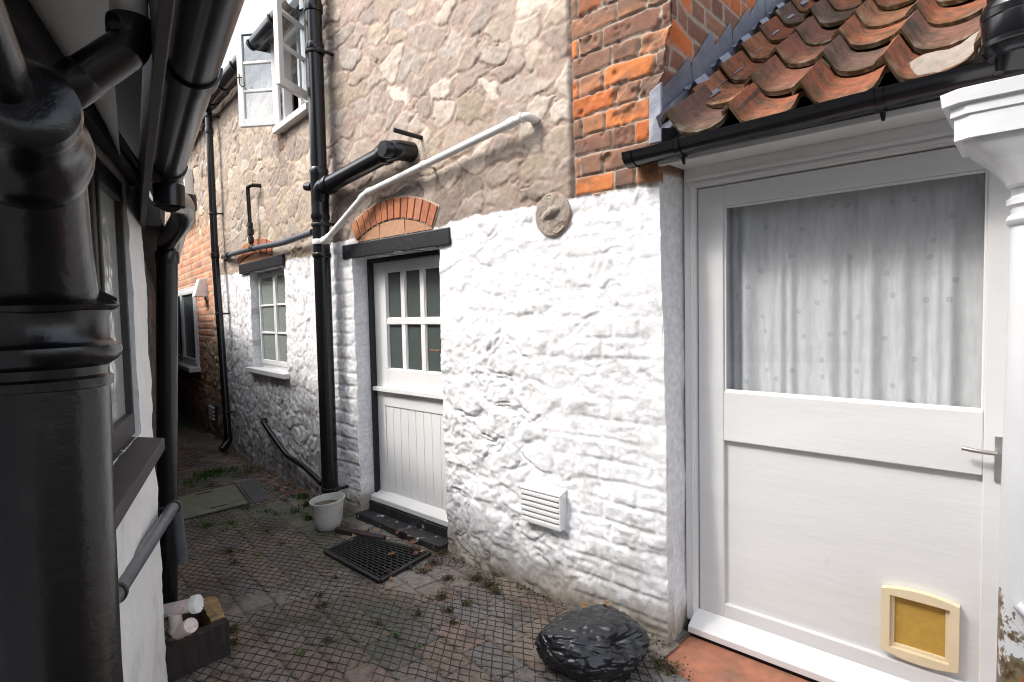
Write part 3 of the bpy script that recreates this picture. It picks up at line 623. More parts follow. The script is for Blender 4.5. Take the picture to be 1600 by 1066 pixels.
# black painted stone steps below the door
st = MB(); zs = zBt-.056
def slab(mb, F, s0, s1, y0, y1, z0, z1, n=14, jig=.006):
    for k in range(n):
        a = s0+(s1-s0)*k/n; b = s0+(s1-s0)*(k+1)/n; 
        mb.hexa([F.W(a, y0+JG[k], z0), F.W(b, y0+JG[k+1], z0), F.W(b, y1, z0), F.W(a, y1, z0)], [F.W(a, y0+JG[k]+.004, z1+JH[k]), F.W(b, y0+JG[k+1]+.004, z1+JH[k+1]), F.W(b, y1, z1), F.W(a, y1, z1)])
JG = [random.uniform(-.008, .008) for _ in range(60)]; JH = [random.uniform(-.006, .004) for _ in range(60)]
slab(st, FA, dS0+.004, dS1-.004, .055, .17, -.05, zs); slab(st, FA, dS0+.006, dS1-.006, -.055, .054, -.05, zs*.42)
M['step'] = mat('painted_step', (.022, .021, .024), .45, var=.3, vs=20, grime=(.55, .55, .56), gs=11, gt=(.60, .66), bump=1, bs=22, bd=.01)
st.build('doorstep', M['step'], cot, label='black painted stone doorstep with flaking white patches')
# --- small painted window
def windowB():
    y0 = .075; f = MB(); mid = (bS0+bS1)/2; t = .03
    for a, b, c, d in ((bS0, bS0+t, bZ0, bZ1), (bS1-t, bS1, bZ0, bZ1), (bS0+t, bS1-t, bZ0, bZ0+t), (bS0+t, bS1-t, bZ1-t, bZ1)): f.box(FB, a, b, y0, y0+.05, c, d)
    wd = f.build('window', M['gloss_white'], cot, bevel=.003, label='small white six pane window with pale obscure glass')
    for (a, b) in ((bS0+t+.002, mid-.002), (mid+.002, bS1-t-.002)):
        c = MB(); z0, z1 = bZ0+t+.002, bZ1-t-.002; r = .028
        for (p, q, u, v) in ((a, a+r, z0, z1), (b-r, b, z0, z1), (a+r, b-r, z0, z0+r*1.5), (a+r, b-r, z1-r, z1)): c.box(FB, p, q, y0-.008, y0+.03, u, v)
        for k in (1, 2):
            zz = z0+r*1.5+(z1-r-z0-r*1.5)*k/3; c.box(FB, a+r, b-r, y0-.002, y0+.025, zz-.009, zz+.009)
        c.build('casement', M['gloss_white'], wd, bevel=.003)
        MB().box(FB, a+r, b-r, y0+.012, y0+.016, z0+r, z1-r).build('pane', M['green_glass'], wd)
    sl = MB(); sl.box(FB, bS0-.06, bS1+.03, -.055, .10, bZ0-.045, bZ0+.0); sl.build('sill', M['gloss_white'], wd, bevel=.006)
windowB()
bl = FB.P(378, 417)[0]; br = FB.P(446, 406)[0]; zl1 = FB.P(446, 397)[1]
MB().box(FB, bl, br, -.03, .12, bZ1, zl1).build('lintel', M['black_wood'], cot, bevel=.006, label='black painted lintel of the small window')
c0 = FB.P(372, 412); c1 = FB.P(425, 395)
arch(cot, FB, c0[0]+.02, c1[0]+.06, zl1+.005, zl1+.20, zl1+.08, 8)
# --- bedroom window with both casements standing open
fb = MB(); t = .045
for a, b, c, d in ((uS0, uS0+t, uZ0, uZ1), (uS1-t, uS1, uZ0, uZ1), (uS0+t, uS1-t, uZ0, uZ0+t), (uS0+t, uS1-t, uZ1-t, uZ1)): fb.box(FB, a, b, .0, .07, c, d)
m_ = (uS0+uS1)/2; fb.box(FB, m_-.02, m_+.02, .02, .06, uZ0+t, uZ1-t)
bw_ = fb.build('bedroom_window', M['gloss_white'], cot, bevel=.003, label='bedroom window frame with both casements open')
MB().box(FB, uS0-.05, uS1+.03, -.07, .04, uZ0-.05, uZ0-.002).build('sill', M['gloss_white'], bw_, bevel=.005)
def open_leaf(hx, hy, fx, fy, z0, z1, lab):
    F = Frame(hx, hy, fx-hx, fy-hy); L = math.hypot(fx-hx, fy-hy); c = MB(); r = .05; th = .036
    for (p, q, u, v) in ((0, r, z0, z1), (L-r, L, z0, z1), (r, L-r, z0, z0+r*1.2), (r, L-r, z1-r, z1)): c.box(F, p, q, -th/2, th/2, u, v)
    for k in (1, 2):
        zz = z0+r*1.2+(z1-z0-2.2*r)*k/3; c.box(F, r, L-r, -th*.4, th*.4, zz-.011, zz+.011)
    o = c.build('casement', M['gloss_white'], bw_, bevel=.003, label=lab)
    MB().box(F, r, L-r, -.002, .002, z0+r, z1-r).build('pane', M['leaf_glass'], bw_)
    return F, L, r
h1 = FB.W(uS0+.01, -.02, 0); p1 = at(373, 130, 4.765)
F1, L1, r1_ = open_leaf(h1.x, h1.y, p1.x, p1.y, 2.945, 3.72, 'far open casement leaf')
h2 = FB.W(uS1-.01, -.03, 0); p2 = at(433, 100, 3.90)
open_leaf(h2.x, h2.y, p2.x, p2.y, 2.945, 3.72, 'near open casement leaf')
lt = MB(); q = F1.W(L1-.025, .03, 3.33)
lt.tube(bend([q+Vector((0, 0, .03)), q, q+Vector((0, 0, -.05)), q+Vector((.03, -.02, -.085)), q+Vector((.06, -.03, -.07)), q+Vector((.05, -.03, -.05))], .015), .0045, 8)
lt.tube([q+Vector((-.03, 0, 0)), q+Vector((.02, 0, 0))], .005, 8); lt.build('casement_latch', M['black_matt'], bw_, smooth=True)
# --- far kitchen window, white plastic
f = MB(); t = .05
wS = [cS0, cS0+(cS1-cS0)*.34, cS0+(cS1-cS0)*.64, cS1]
for a, b, c, d in ((cS0, cS0+t, cZ0, cZ1), (cS1-t, cS1, cZ0, cZ1), (cS0+t, cS1-t, cZ0, cZ0+t), (cS0+t, cS1-t, cZ1-t, cZ1), (wS[1]-t/2, wS[1]+t/2, cZ0+t, cZ1-t), (wS[2]-t/2, wS[2]+t/2, cZ0+t, cZ1-t)): f.box(FC, a, b, -.03, .05, c, d)
kw = f.build('kitchen_window', M['upvc'], cot, bevel=.004, label='far white plastic window in the orange brick wall')
for a, b in zip(wS[:-1], wS[1:]):
    c = MB(); a += t*.6; b -= t*.6; r = .045
    for (p, q, u, v) in ((a, a+r, cZ0+t, cZ1-t), (b-r, b, cZ0+t, cZ1-t), (a+r, b-r, cZ0+t, cZ0+t+r), (a+r, b-r, cZ1-t-r, cZ1-t)): c.box(FC, p, q, -.045, .0, u, v)
    c.build('casement', M['upvc'], kw, bevel=.004); MB().box(FC, a+r, b-r, -.02, -.016, cZ0+t, cZ1-t).build('pane', M['obscure'], kw)
MB().box(FC, cS0-.05, cS1+.05, -.14, .02, cZ0-.06, cZ0-.002).build('sill', M['upvc'], kw, bevel=.005)
# upstairs window above it
us = FC.P(292, 300); ue = FC.P(303, 300); ut = FC.P(303, 262)[1]; ub = FC.P(303, 326)[1]
f = MB(); u0, u1 = ue[0]-.95, ue[0]
for a, b, c, d in ((u0, u0+.07, ub, ut), (u1-.07, u1, ub, ut), (u0+.07, u1-.07, ub, ub+.07), (u0+.07, u1-.07, ut-.07, ut), ((u0+u1)/2-.03, (u0+u1)/2+.03, ub+.07, ut-.07)): f.box(FC, a, b, -.10, .0, c, d)
uw = f.build('upstairs_window', M['gloss_white'], cot, bevel=.004, label='small upstairs window seen edge on past the gutter')
MB().box(FC, u0+.07, u1-.07, -.05, -.045, ub+.07, ut-.07).build('pane', M['obscure'], uw)
MB().box(FC, u0-.05, u1+.05, -.16, .0, ub-.09, ub-.002).build('sill', M['terracotta'], uw, bevel=.01)

# ------------------------------------------------------------------ fittings on the cottage wall
disc = thing('blocked_flue', FA.W(DISC[0], 0, DISC[1]), 'round clay flue end filled with mortar, set at the top of the white paint', 'flue')
mb = MB(); c = DISC; 
mb.tube([FA.W(c[0], .02, c[1]), FA.W(c[0], -.010, c[1]), FA.W(c[0], -.014, c[1])], [.104, .104, .098], 40); mb.build('clay_ring', M['clay'], disc, smooth=True)
me = MB(); vs = []; fs = []; n1, n2 = 10, 40
for i in range(n1+1):
    for k in range(n2):
        rr = .096*i/n1; an = 2*math.pi*k/n2; a_, b_ = rr*math.cos(an), rr*math.sin(an)
        lump = .022*math.exp(-((a_/.045)**2+((b_-.01-.3*a_)/.022)**2)**2)+.010*(float(fbm(np.array(a_*60+3.), np.array(b_*60+3.), 2))-.5)+.001*random.random()
        vs.append(FA.W(c[0]+a_, -.0145-lump, c[1]+b_))
for i in range(n1):
    for k in range(n2): fs.append((i*n2+k, i*n2+(k+1) % n2, (i+1)*n2+(k+1) % n2, (i+1)*n2+k))
me.add(vs, fs); me.build('mortar_filling', M['mortar'], disc)

v0 = FA.P(813, 760, -.06); v1 = FA.P(875, 776, -.06); v2 = FA.P(811, 810, -.06)
vent = thing('air_vent', FA.W(v0[0], 0, v2[1]), 'white louvred air vent low on the painted wall between the two doors', 'vent')
vs0, vs1, vz0, vz1 = v0[0], v1[0], v2[1]-.004, v0[1]
mb = MB(); mb.box(FA, vs0, vs0+.008, -.062, .02, vz0, vz1); mb.box(FA, vs1-.008, vs1, -.062, .02, vz0, vz1); mb.hexa([FA.W(vs0, -.062, vz1-.008), FA.W(vs1, -.062, vz1-.008), FA.W(vs1, .02, vz1+.01), FA.W(vs0, .02, vz1+.01)], [FA.W(vs0, -.062, vz1), FA.W(vs1, -.062, vz1), FA.W(vs1, .02, vz1+.03), FA.W(vs0, .02, vz1+.03)])
mb.box(FA, vs0+.008, vs1-.008, -.062, .02, vz0, vz0+.008); mb.build('housing', M['gloss_white'], vent, bevel=.002)
MB().box(FA, vs0+.008, vs1-.008, -.02, -.015, vz0+.008, vz1-.008).build('backing', M['black_matt'], vent)
nl = 6; hgt = (vz1-vz0-.012)/nl
for k in range(nl):
    z = vz0+.008+k*hgt; m1 = MB(); m1.hexa([FA.W(vs0+.008, -.064, z), FA.W(vs1-.008, -.064, z), FA.W(vs1-.008, -.03, z+hgt*.6), FA.W(vs0+.008, -.03, z+hgt*.6)], [FA.W(vs0+.008, -.064, z+hgt*.52), FA.W(vs1-.008, -.064, z+hgt*.52), FA.W(vs1-.008, -.03, z+hgt*1.0), FA.W(vs0+.008, -.03, z+hgt*1.0)])
    m1.build('louvre', M['gloss_white'], vent, bevel=.001)

# far small vent and boiler cowl on the brick length
q0 = FC.P(335, 632); fv = thing('far_air_vent', FC.W(q0[0], 0, q0[1]), 'small grey louvred vent at the foot of the far rubble wall', 'vent')
mb = MB(); mb.box(FC, q0[0], q0[0]+.24, -.045, .03, q0[1]-.16, q0[1]+.01); mb.build('backing', M['dark_room'], fv)
for k in range(4): m1 = MB(); z = q0[1]-.15+k*.042; m1.box(FC, q0[0]-.01, q0[0]+.25, -.065, -.045, z, z+.020); m1.build('louvre', M['upvc'], fv)
q1 = FC.P(321, 462); cw = thing('extractor_cowl', FC.W(q1[0], 0, q1[1]), 'pale plastic extractor cowl on the brick beside the far window', 'cowl')
mb = MB(); s_ = q1[0]; z_ = q1[1]; mb.hexa([FC.W(s_, -.15, z_-.02), FC.W(s_+.19, -.15, z_-.02), FC.W(s_+.19, .01, z_-.02), FC.W(s_, .01, z_-.02)], [FC.W(s_+.01, -.09, z_+.19), FC.W(s_+.18, -.09, z_+.19), FC.W(s_+.18, .01, z_+.21), FC.W(s_+.01, .01, z_+.21)])
mb.build('hood', M['upvc'], cw, bevel=.008); MB().box(FC, s_+.0, s_+.19, -.02, .01, z_-.06, z_-.022).build('back_plate', M['cream'], cw)

# the soil stack
def A_at(px, py, off): s, z = FA.P(px, py, off); return FA.W(s, off, z)
so = -.10
pB = A_at(516, 768, so); pT = A_at(489, 0, so)
ax = (pT-pB).normalized(); pTT = pB+ax*((4.15-pB.z)/ax.z); RS = .056
def onstack(py, F=None): z = FA.P(500, py, so)[1]; return pB+ax*((z-pB.z)/ax.z)
stack = thing('soil_stack', (pB.x, pB.y, pB.z), 'tall shiny black soil pipe with a side branch, ending over the bucket', 'drainpipe')
MB().tube([pB, onstack(330)], RS, 28).build('lower_pipe', M['black'], stack, smooth=True)
MB().tube([onstack(280), pTT], RS*.97, 28).build('upper_pipe', M['black'], stack, smooth=True)
tee = MB(); a_, b_ = onstack(345), onstack(262)
tee.tube([a_, a_+ax*.02, a_+ax*.05, b_-ax*.05, b_-ax*.02, b_], [RS*.99, RS*1.16, RS*1.05, RS*1.05, RS*1.16, RS*.99], 28)
br0 = onstack(312); br1 = A_at(612, 236, so-.01); bdir = (br1-onstack(292)).normalized(); k0 = onstack(296)
tee.tube(bend([onstack(318), k0+bdir*.03+ax*.01, k0+bdir*.13], .08), RS*1.02, 28); collar(tee, k0+bdir*.13, bdir, RS*1.16, .05)
cp = A_at(482, 292, so); tee.tube([cp+(onstack(292)-cp)*.4, cp, cp+(cp-onstack(292)).normalized()*.025], [.032, .032, .030], 20)
tee.build('tee_branch', M['black'], stack, smooth=True)
MB().tube([k0+bdir*.12, br1-bdir*.02], RS*.97, 28).build('side_branch', M['black'], stack, smooth=True)
el = MB(); collar(el, br1-bdir*.06, bdir, RS*1.15, .05); wallin = A_at(632, 240, .0)
el.tube(bend([br1-bdir*.08, br1+bdir*.03, br1+bdir*.05+FA.w*.12], .06, 8), RS*1.05, 28)
el.tube([br1+bdir*.02, br1+bdir*.0-FA.w*.055, br1-FA.w*.068], [RS*.9, RS*.9, RS*.82], 28); el.build('access_elbow', M['black'], stack, smooth=True)
for py, hh in ((5, .06), (70, .05), (400, .03)): cl = MB(); collar(cl, onstack(py), ax, RS*1.13, hh, 28); cl.build('socket', M['black'], stack, smooth=True)
for py in (78, 352, 757):
    b = MB(); p = onstack(py); collar(b, p, ax, RS*1.14, .022, 28); sp = FA.e*(RS+.008)
    b.tube([p+sp, p+sp+FA.w*.11], .011, 10); b.tube([p+sp-FA.w*.015, p+sp+FA.w*.02], .017, 10); b.tube([p-sp-FA.w*.01, p-sp+FA.w*.03], .014, 10)
    b.build('bracket', M['black_matt'], stack, smooth=True)

# white waste pipe
wp0 = A_at(822, 181, -.075); wp1 = A_at(572, 302, -.075); wp2 = A_at(508, 377, so-.02)
wp = thing('waste_pipe', wp2, 'white plastic waste pipe running up across the rubble from the soil stack', 'pipe')
MB().tube(bend([FA.W(FA.P(822, 181, -.075)[0], .02, wp0.z-.005), wp0, wp1, wp2], .035, 8), .0205, 20).build('pipe_run', M['white_pipe'], wp, smooth=True)
d_ = (wp0-wp1).normalized(); d2 = (wp1-wp2).normalized()
for p_, dd_, r_, l_ in ((wp1+(wp0-wp1)*.03, d_, .0245, .05), (wp1+(wp0-wp1)*.43, d_, .0245, .022), (wp1+(wp0-wp1)*.93, d_, .0245, .05), (wp1-d2*.04, d2, .0245, .04), (wp2+d2*.03, d2, .0255, .05)):
    b = MB(); collar(b, p_, dd_, r_, l_); b.build('coupling', M['white_pipe'], wp, smooth=True)
b = MB(); collar(b, onstack(379), ax, RS*1.10, .036, 28); b.tube([wp2+d2*.02, onstack(379)], [.026, .034], 20); b.build('strap_boss', M['white_pipe'], wp, smooth=True)
for f_ in (.43, .98):
    b = MB(); p = wp1+(wp0-wp1)*f_; b.tube([p, p+FA.w*.08], .009, 10); collar(b, p, d_, .026, .014); b.build('clip', M['white_pipe'], wp, smooth=True)

# stub rod
r0 = A_at(660, 216, 0); r1 = A_at(614, 203, -.0)
sb_ = FA.P(660, 216)[0]; stub = MB(); rr0 = FA.W(sb_, .02, FA.P(660, 216)[1]); 
e_s, e_z = FA.P(615, 203, -.16); stub.tube([rr0, FA.W(e_s, -.16, e_z)], .013, 14)
tag(stub.build('overflow_stub', M['black_matt'], smooth=True), 'short black rod sticking out of the rubble above the stable door', 'pipe stub')

# thin rainwater downpipe between the lengths
def B_at(px, py, off): s, z = FB.P(px, py, off); return FB.W(s, off, z)
t0 = B_at(357, 690, -.09); t1 = B_at(336, 400, -.09); t2 = B_at(327, 205, -.09)
dp = thing('thin_downpipe', (t0.x, t0.y, 0), 'slim black downpipe where the white paint ends, kicking out at the foot', 'downpipe')
b = MB(); dn = (t1-t2).normalized(); top = t2-dn*1.4
top.z = min(top.z, EAVE-.06); b.tube([top, t2, t1], .034, 18); b.tube([t1, t0], .036, 18); b.build('pipe_run', M['black'], dp, smooth=True)
b = MB(); sh = on_z(352, 705, .03); b.tube(bend([t0+Vector((0, 0, .1)), t0, sh+Vector((-.02, -.02, .015))], .04), .041, 18); b.build('shoe', M['black'], dp, smooth=True)
for p_ in (t1, t2): b = MB(); collar(b, p_, ax, .042, .06); b.build('socket', M['black'], dp, smooth=True)
for z in (.42, 1.45, 2.5, 3.5):
    k_ = (z-t0.z)/(t1.z-t0.z) if z < t1.z else None
    p = t0+(t1-t0)*k_ if k_ is not None else t1+(t2-t1)*((z-t1.z)/(t2.z-t1.z)); b = MB(); collar(b, p, ax, .042, .022); b.tube([p+FB.e*.02, p+FB.e*.06+FB.w*.1], .009, 8); b.build('bracket', M['black_matt'], dp, smooth=True)

# small overflow riser and the sagging black pipe
o0 = B_at(393, 386, -.075); o1 = B_at(387, 293, -.075)
ov = thing('overflow_riser', o0, 'small black pipe rising to an elbow into the rubble above the little window', 'pipe')
MB().tube(bend([o0, o1, o1+FB.e*.12, o1+FB.e*.13+FB.w*.1], .02), .017, 14).build('pipe_run', M['black'], ov, smooth=True)
b = MB(); u_ = (o1-o0).normalized(); 
for f_ in (.12, .25, .36): collar(b, o0+(o1-o0)*f_, u_, .024 if f_ != .25 else .028, .05)
b.build('unions', M['black_matt'], ov, smooth=True); b = MB(); collar(b, o0, u_, .028, .03); b.build('brass_nut', M['brass'], ov, smooth=True)
sag = thing('sagging_pipe', B_at(400, 385, -.05), 'black pipe sloping from the soil stack along the wall over the little window', 'pipe')
MB().tube(bend([B_at(349, 402, -.01), B_at(354, 400, -.06), B_at(396, 388, -.07), B_at(440, 380, -.075), A_at(489, 363, -.09)], .15, 8), .024, 16).build('pipe_run', M['grey_pipe'], sag, smooth=True)
for px, py in ((397, 388), (357, 399)):
    b = MB(); p = B_at(px, py, -.07); collar(b, p, FB.e, .030, .018); b.tube([p, p+FB.w*.08], .01, 8); b.build('clip', M['black_matt'], sag, smooth=True)

# bent black pipe low on the wall
bp = thing('bent_low_pipe', B_at(500, 752, -.1), 'bent black pipe low on the white wall running down behind the soil stack', 'pipe')
MB().tube(bend([B_at(413, 655, .02), B_at(411, 660, -.06), B_at(448, 712, -.06), B_at(476, 730, -.07), B_at(503, 756, -.1)], .08, 8), .021, 16).build('pipe_run', M['black'], bp, smooth=True)
b = MB(); collar(b, B_at(413, 658, -.02), FB.w, .028, .05); b.build('elbow_socket', M['black'], bp, smooth=True)

# eaves gutter of the window length
def half_gutter(mb, p, q, r, n=14, th=.004):
    d = (q-p).normalized(); sd_ = d.cross(Vector((0, 0, 1))).normalized(); vs = []
    for pt in (p, q):
        for k in range(n+1):
            an = math.pi*k/n; vs.append(pt+sd_*math.cos(an)*r-Vector((0, 0, 1))*math.sin(an)*r)
        for k in range(n, -1, -1):
            an = math.pi*k/n; vs.append(pt+sd_*math.cos(an)*(r-th)-Vector((0, 0, 1))*math.sin(an)*(r-th))
    m_ = 2*(n+1); fs = [(k, (k+1) % m_, m_+(k+1) % m_, m_+k) for k in range(m_)]
    fs += [tuple([k, n+1+n-k-1+0, n+1+n-k, ])[:3] for k in range(0)]
    for k in range(n):
        fs.append((k, m_-1-k, m_-2-k, k+1)); fs.append((m_+k, m_+k+1, m_+m_-2-k, m_+m_-1-k))
    mb.add(vs, fs)
gt = thing('eaves_gutter', FB.W(-1, -.1, EAVE-.02), 'black half round gutter along the high eaves of the cottage', 'gutter')
b = MB(); ga, gb = FB.W(.02, -.125, EAVE-.02), FB.W(SK-.02, -.125, EAVE-.02); half_gutter(b, ga, gb, .075); b.build('gutter_run', M['black'], gt, smooth=True)
b = MB(); half_gutter(b, FC.W(0, -.115, EAVE-.02), FC.W(cL, -.125, EAVE-.02), .075); b.build('gutter_run', M['black'], gt, smooth=True)
b = MB(); half_gutter(b, FA.W(SC, -.115, EAVE_A-.02), FA.W(.0, -.115, EAVE_A-.02), .065); b.build('gutter_run', M['black'], gt, smooth=True)
for s_ in (-.3, -.8, -1.3, -1.8, -2.3):
    b = MB(); half_gutter(b, FB.W(s_, -.125, EAVE-.02), FB.W(s_-.03, -.125, EAVE-.02), .083); b.build('bracket', M['black_matt'], gt, smooth=True)

# ------------------------------------------------------------------ lean-to with the white door
lt_ = thing('lean_to', FA.W(SC, .15, 0), 'low white lean-to at the right with a clay pantile roof and a half glazed door', 'lean-to')
yF = .155; yD = .180
SE = SC+2.2
sL = FA.P(1091.5, 600, yD)[0]; zdt = FA.P(1091, 296, yD)[1]; zdb = .055
wl = FA.P(1130, 470, yD)[0]; wr = FA.P(1541, 455, yD)[0]; wt = (FA.P(1130, 323, yD)[1]+FA.P(1545, 262, yD)[1])/2; wbm = (FA.P(1128, 613, yD)[1]+FA.P(1537, 642, yD)[1])/2
sR = wr+(wl-sL)
GZ = FA.P(1250, 190, -.06)[1]               # underside of gutter
b = MB(); b.box(FA, SC+.002, sL-.004, yF, yF+.09, .03, 2.02); b.box(FA, sR+.004, SE, yF, yF+.09, .03, 2.02); b.box(FA, sL-.004, sR+.004, yF, yF+.09, zdt+.004, 2.02)
b.build('door_frame', M['gloss_white'], lt_, bevel=.004)
b = MB(); b.box(FA, SC+.02, SE, yF-.014, yF, zdt+.030, zdt+.046); b.box(FA, sL-.03, SE, yF-.010, yF, zdt+.012, zdt+.022); b.box(FA, sL-.020, sL-.010, yF-.008, yF, zdb, zdt+.012); b.build('architrave', M['gloss_white'], lt_, bevel=.003)
b = MB(); b.box(FA, SC-.03, SE, -.012, .012, 1.985, 2.045); b.box(FA, SC-.0, SE, .012, yF-.002, 1.99, 2.005); b.build('fascia', M['gloss_white'], lt_, bevel=.003)
# door
b = MB(); th = .045
zr1, zr0 = wbm, FA.P(1127, 688, yD)[1]; zpb = FA.P(1126, 942, yD)[1]
b.box(FA, sL, wl, yD, yD+th, zdb, zdt); b.box(FA, wr, sR, yD, yD+th, zdb, zdt); b.box(FA, wl, wr, yD, yD+th, wt, zdt); b.box(FA, wl, wr, yD, yD+th, zr0, zr1); b.box(FA, wl, wr, yD, yD+th, zdb, zpb)
wd = b.build('white_door', M['door_white'], lt_, bevel=.004, label='wide white door with a net curtained window and a pet flap')
MB().box(FA, wl, wr, yD+.020, yD+.035, zpb, zr0).build('lower_panel', M['door_white'], wd)
b = MB(); 
for (a, c, d, e) in ((wl, wl+.008, wbm, wt), (wr-.008, wr, wbm, wt), (wl+.008, wr-.008, wbm, wbm+.009), (wl+.008, wr-.008, wt-.009, wt)): b.box(FA, a, c, yD+.008, yD+.02, d, e)
b.build('putty_bead', M['gloss_white'], wd, bevel=.002)
MB().box(FA, wl, wr, yD+.020, yD+.024, wbm, wt).build('pane', M['glass'], wd)
cv = []; cf = []; nx, nz = 260, 24; uv = []
for i in range(nx+1):
    for j in range(nz+1):
        u = i/nx; v = j/nz; s_ = wl-.02+(wr-wl+.04)*u
        a = .010*math.sin(u*41+1.3*math.sin(u*9)+.25*v)+.005*math.sin(u*97+2*math.sin(u*23)+.5*v)+.006*math.sin(u*23+3)*v
        cv.append(FA.W(s_, yD+.085+a*(.55+.45*(1-v)), wbm-.03+(wt-wbm+.06)*v)); uv.append((u*1.15, v*1.0))
for i in range(nx):
    for j in range(nz): k = i*(nz+1)+j; cf.append((k, k+nz+1, k+nz+2, k+1))
me = bpy.data.meshes.new('curtain'); me.from_pydata([tuple(v) for v in cv], [], cf)
ul = me.uv_layers.new(name='UVMap'); 
for lp in me.loops: ul.data[lp.index].uv = uv[lp.vertex_index]
link('curtain', me, M['curtain'], wd, True)
b = MB(); b.hexa([FA.W(sL-.015, yD-.085, .008), FA.W(sR, yD-.085, .008), FA.W(sR, yD-.001, .008), FA.W(sL-.015, yD-.001, .008)], [FA.W(sL-.015, yD-.085, .036), FA.W(sR, yD-.085, .036), FA.W(sR, yD-.001, .085), FA.W(sL-.015, yD-.001, .085)]); b.build('weather_bar', M['gloss_white'], wd, bevel=.003)
# pet flap
yf = yD-.0; c0 = FA.P(1376, 918, yf-.02); c1 = FA.P(1497, 1052, yf-.02); zz1 = FA.P(1376, 916, yf-.02)[1]; zz0 = FA.P(1376, 1022, yf-.02)[1]
fs0, fs1 = c0[0], c1[0]
def rr_frame(mb, F, s0, s1, z0, z1, bow, inset, y0, y1, n=14):
    """frame with bowed top and bottom and a square opening"""
    o = []; i_ = []
    xs_ = [s0+(s1-s0)*k/n for k in range(n+1)]
    bo = lambda x: bow*(1-((x-(s0+s1)/2)/((s1-s0)/2))**2)
    top = [(x, z1-bow+bo(x)) for x in xs_]; bot = [(x, z0+bow-bo(x)) for x in xs_]
    a0, a1, b0, b1 = s0+inset, s1-inset, z0+inset*1.25, z1-inset*1.25
    def quadband(P_, Q_):
        for k in range(len(P_)-1): mb.hexa([F.W(P_[k][0], y1, P_[k][1]), F.W(P_[k+1][0], y1, P_[k+1][1]), F.W(Q_[k+1][0], y1, Q_[k+1][1]), F.W(Q_[k][0], y1, Q_[k][1])], [F.W(P_[k][0], y0, P_[k][1]), F.W(P_[k+1][0], y0, P_[k+1][1]), F.W(Q_[k+1][0], y0, Q_[k+1][1]), F.W(Q_[k][0], y0, Q_[k][1])])
    it = [(a0+(a1-a0)*k/n, b1) for k in range(n+1)]; ib = [(a0+(a1-a0)*k/n, b0) for k in range(n+1)]
    quadband(it, top); quadband(bot, ib)
    quadband([(s0, z0+bow), (s0, z1-bow)], [(a0, b0), (a0, b1)]); quadband([(a1, b0), (a1, b1)], [(s1, z0+bow), (s1, z1-bow)])
    return a0, a1, b0, b1
yp = yD+.020
b = MB(); a0, a1, b0, b1 = rr_frame(b, FA, fs0, fs1, zz0-.0, zz1+.006, .016, .026, yp-.030, yp-.001)
b.build('pet_flap_frame', M['cream'], wd, smooth=False)
b = MB(); b.box(FA, a0, a1, yp-.016, yp-.001, b0, b0+.012); b.box(FA, a0, a0+.012, yp-.016, yp-.001, b0+.012, b1); b.box(FA, a1-.012, a1, yp-.016, yp-.001, b0+.012, b1); b.build('pet_flap_inner_frame', M['cream'], wd, bevel=.001)
MB().box(FA, a0+.012, a1-.012, yp-.008, yp-.002, b0+.012, b1).build('pet_flap', M['amber'], wd, label='translucent amber pet flap')
# handle
hs, hz = FA.P(1560, 706, yD); pl0 = FA.P(1560, 682, yD)[1]; pl1 = FA.P(1560, 752, yD)[1]
b = MB(); b.box(FA, hs-.009, hs+.012, yD-.008, yD-.0005, pl1, pl0); b.tube([FA.W(hs, yD, hz), FA.W(hs, yD-.035, hz)], .009, 12)
b.tube(bend([FA.W(hs, yD-.035, hz), FA.W(hs-.05, yD-.042, hz+.002), FA.W(hs-.088, yD-.038, hz+.006)], .03), [.008]*8+[.005] if False else .007, 12); b.build('handle', M['steel'], wd, smooth=True)
MB().box(FA, SC+.01, SE, yD+.14, yD+.18, .0, 2.05).build('inner_wall', mat('pale_room', (.35, .35, .35), .9, var=0), lt_)
# sill under the door and terracotta step
s0_ = FA.P(1060, 1012, .0)
MB().box(FA, SC+.004, SE, .115, yD+.05, -.05, .003).build('door_sill', M['wet_wood'], lt_, bevel=.003)
step = MB(); step.box(FA, SC+.03, SE-.2, -.20, .110, -.055, -.010)
tag(step.build('terracotta_step', M['terracotta'], bevel=.006), 'worn terracotta slab on the ground in front of the white door', 'step')
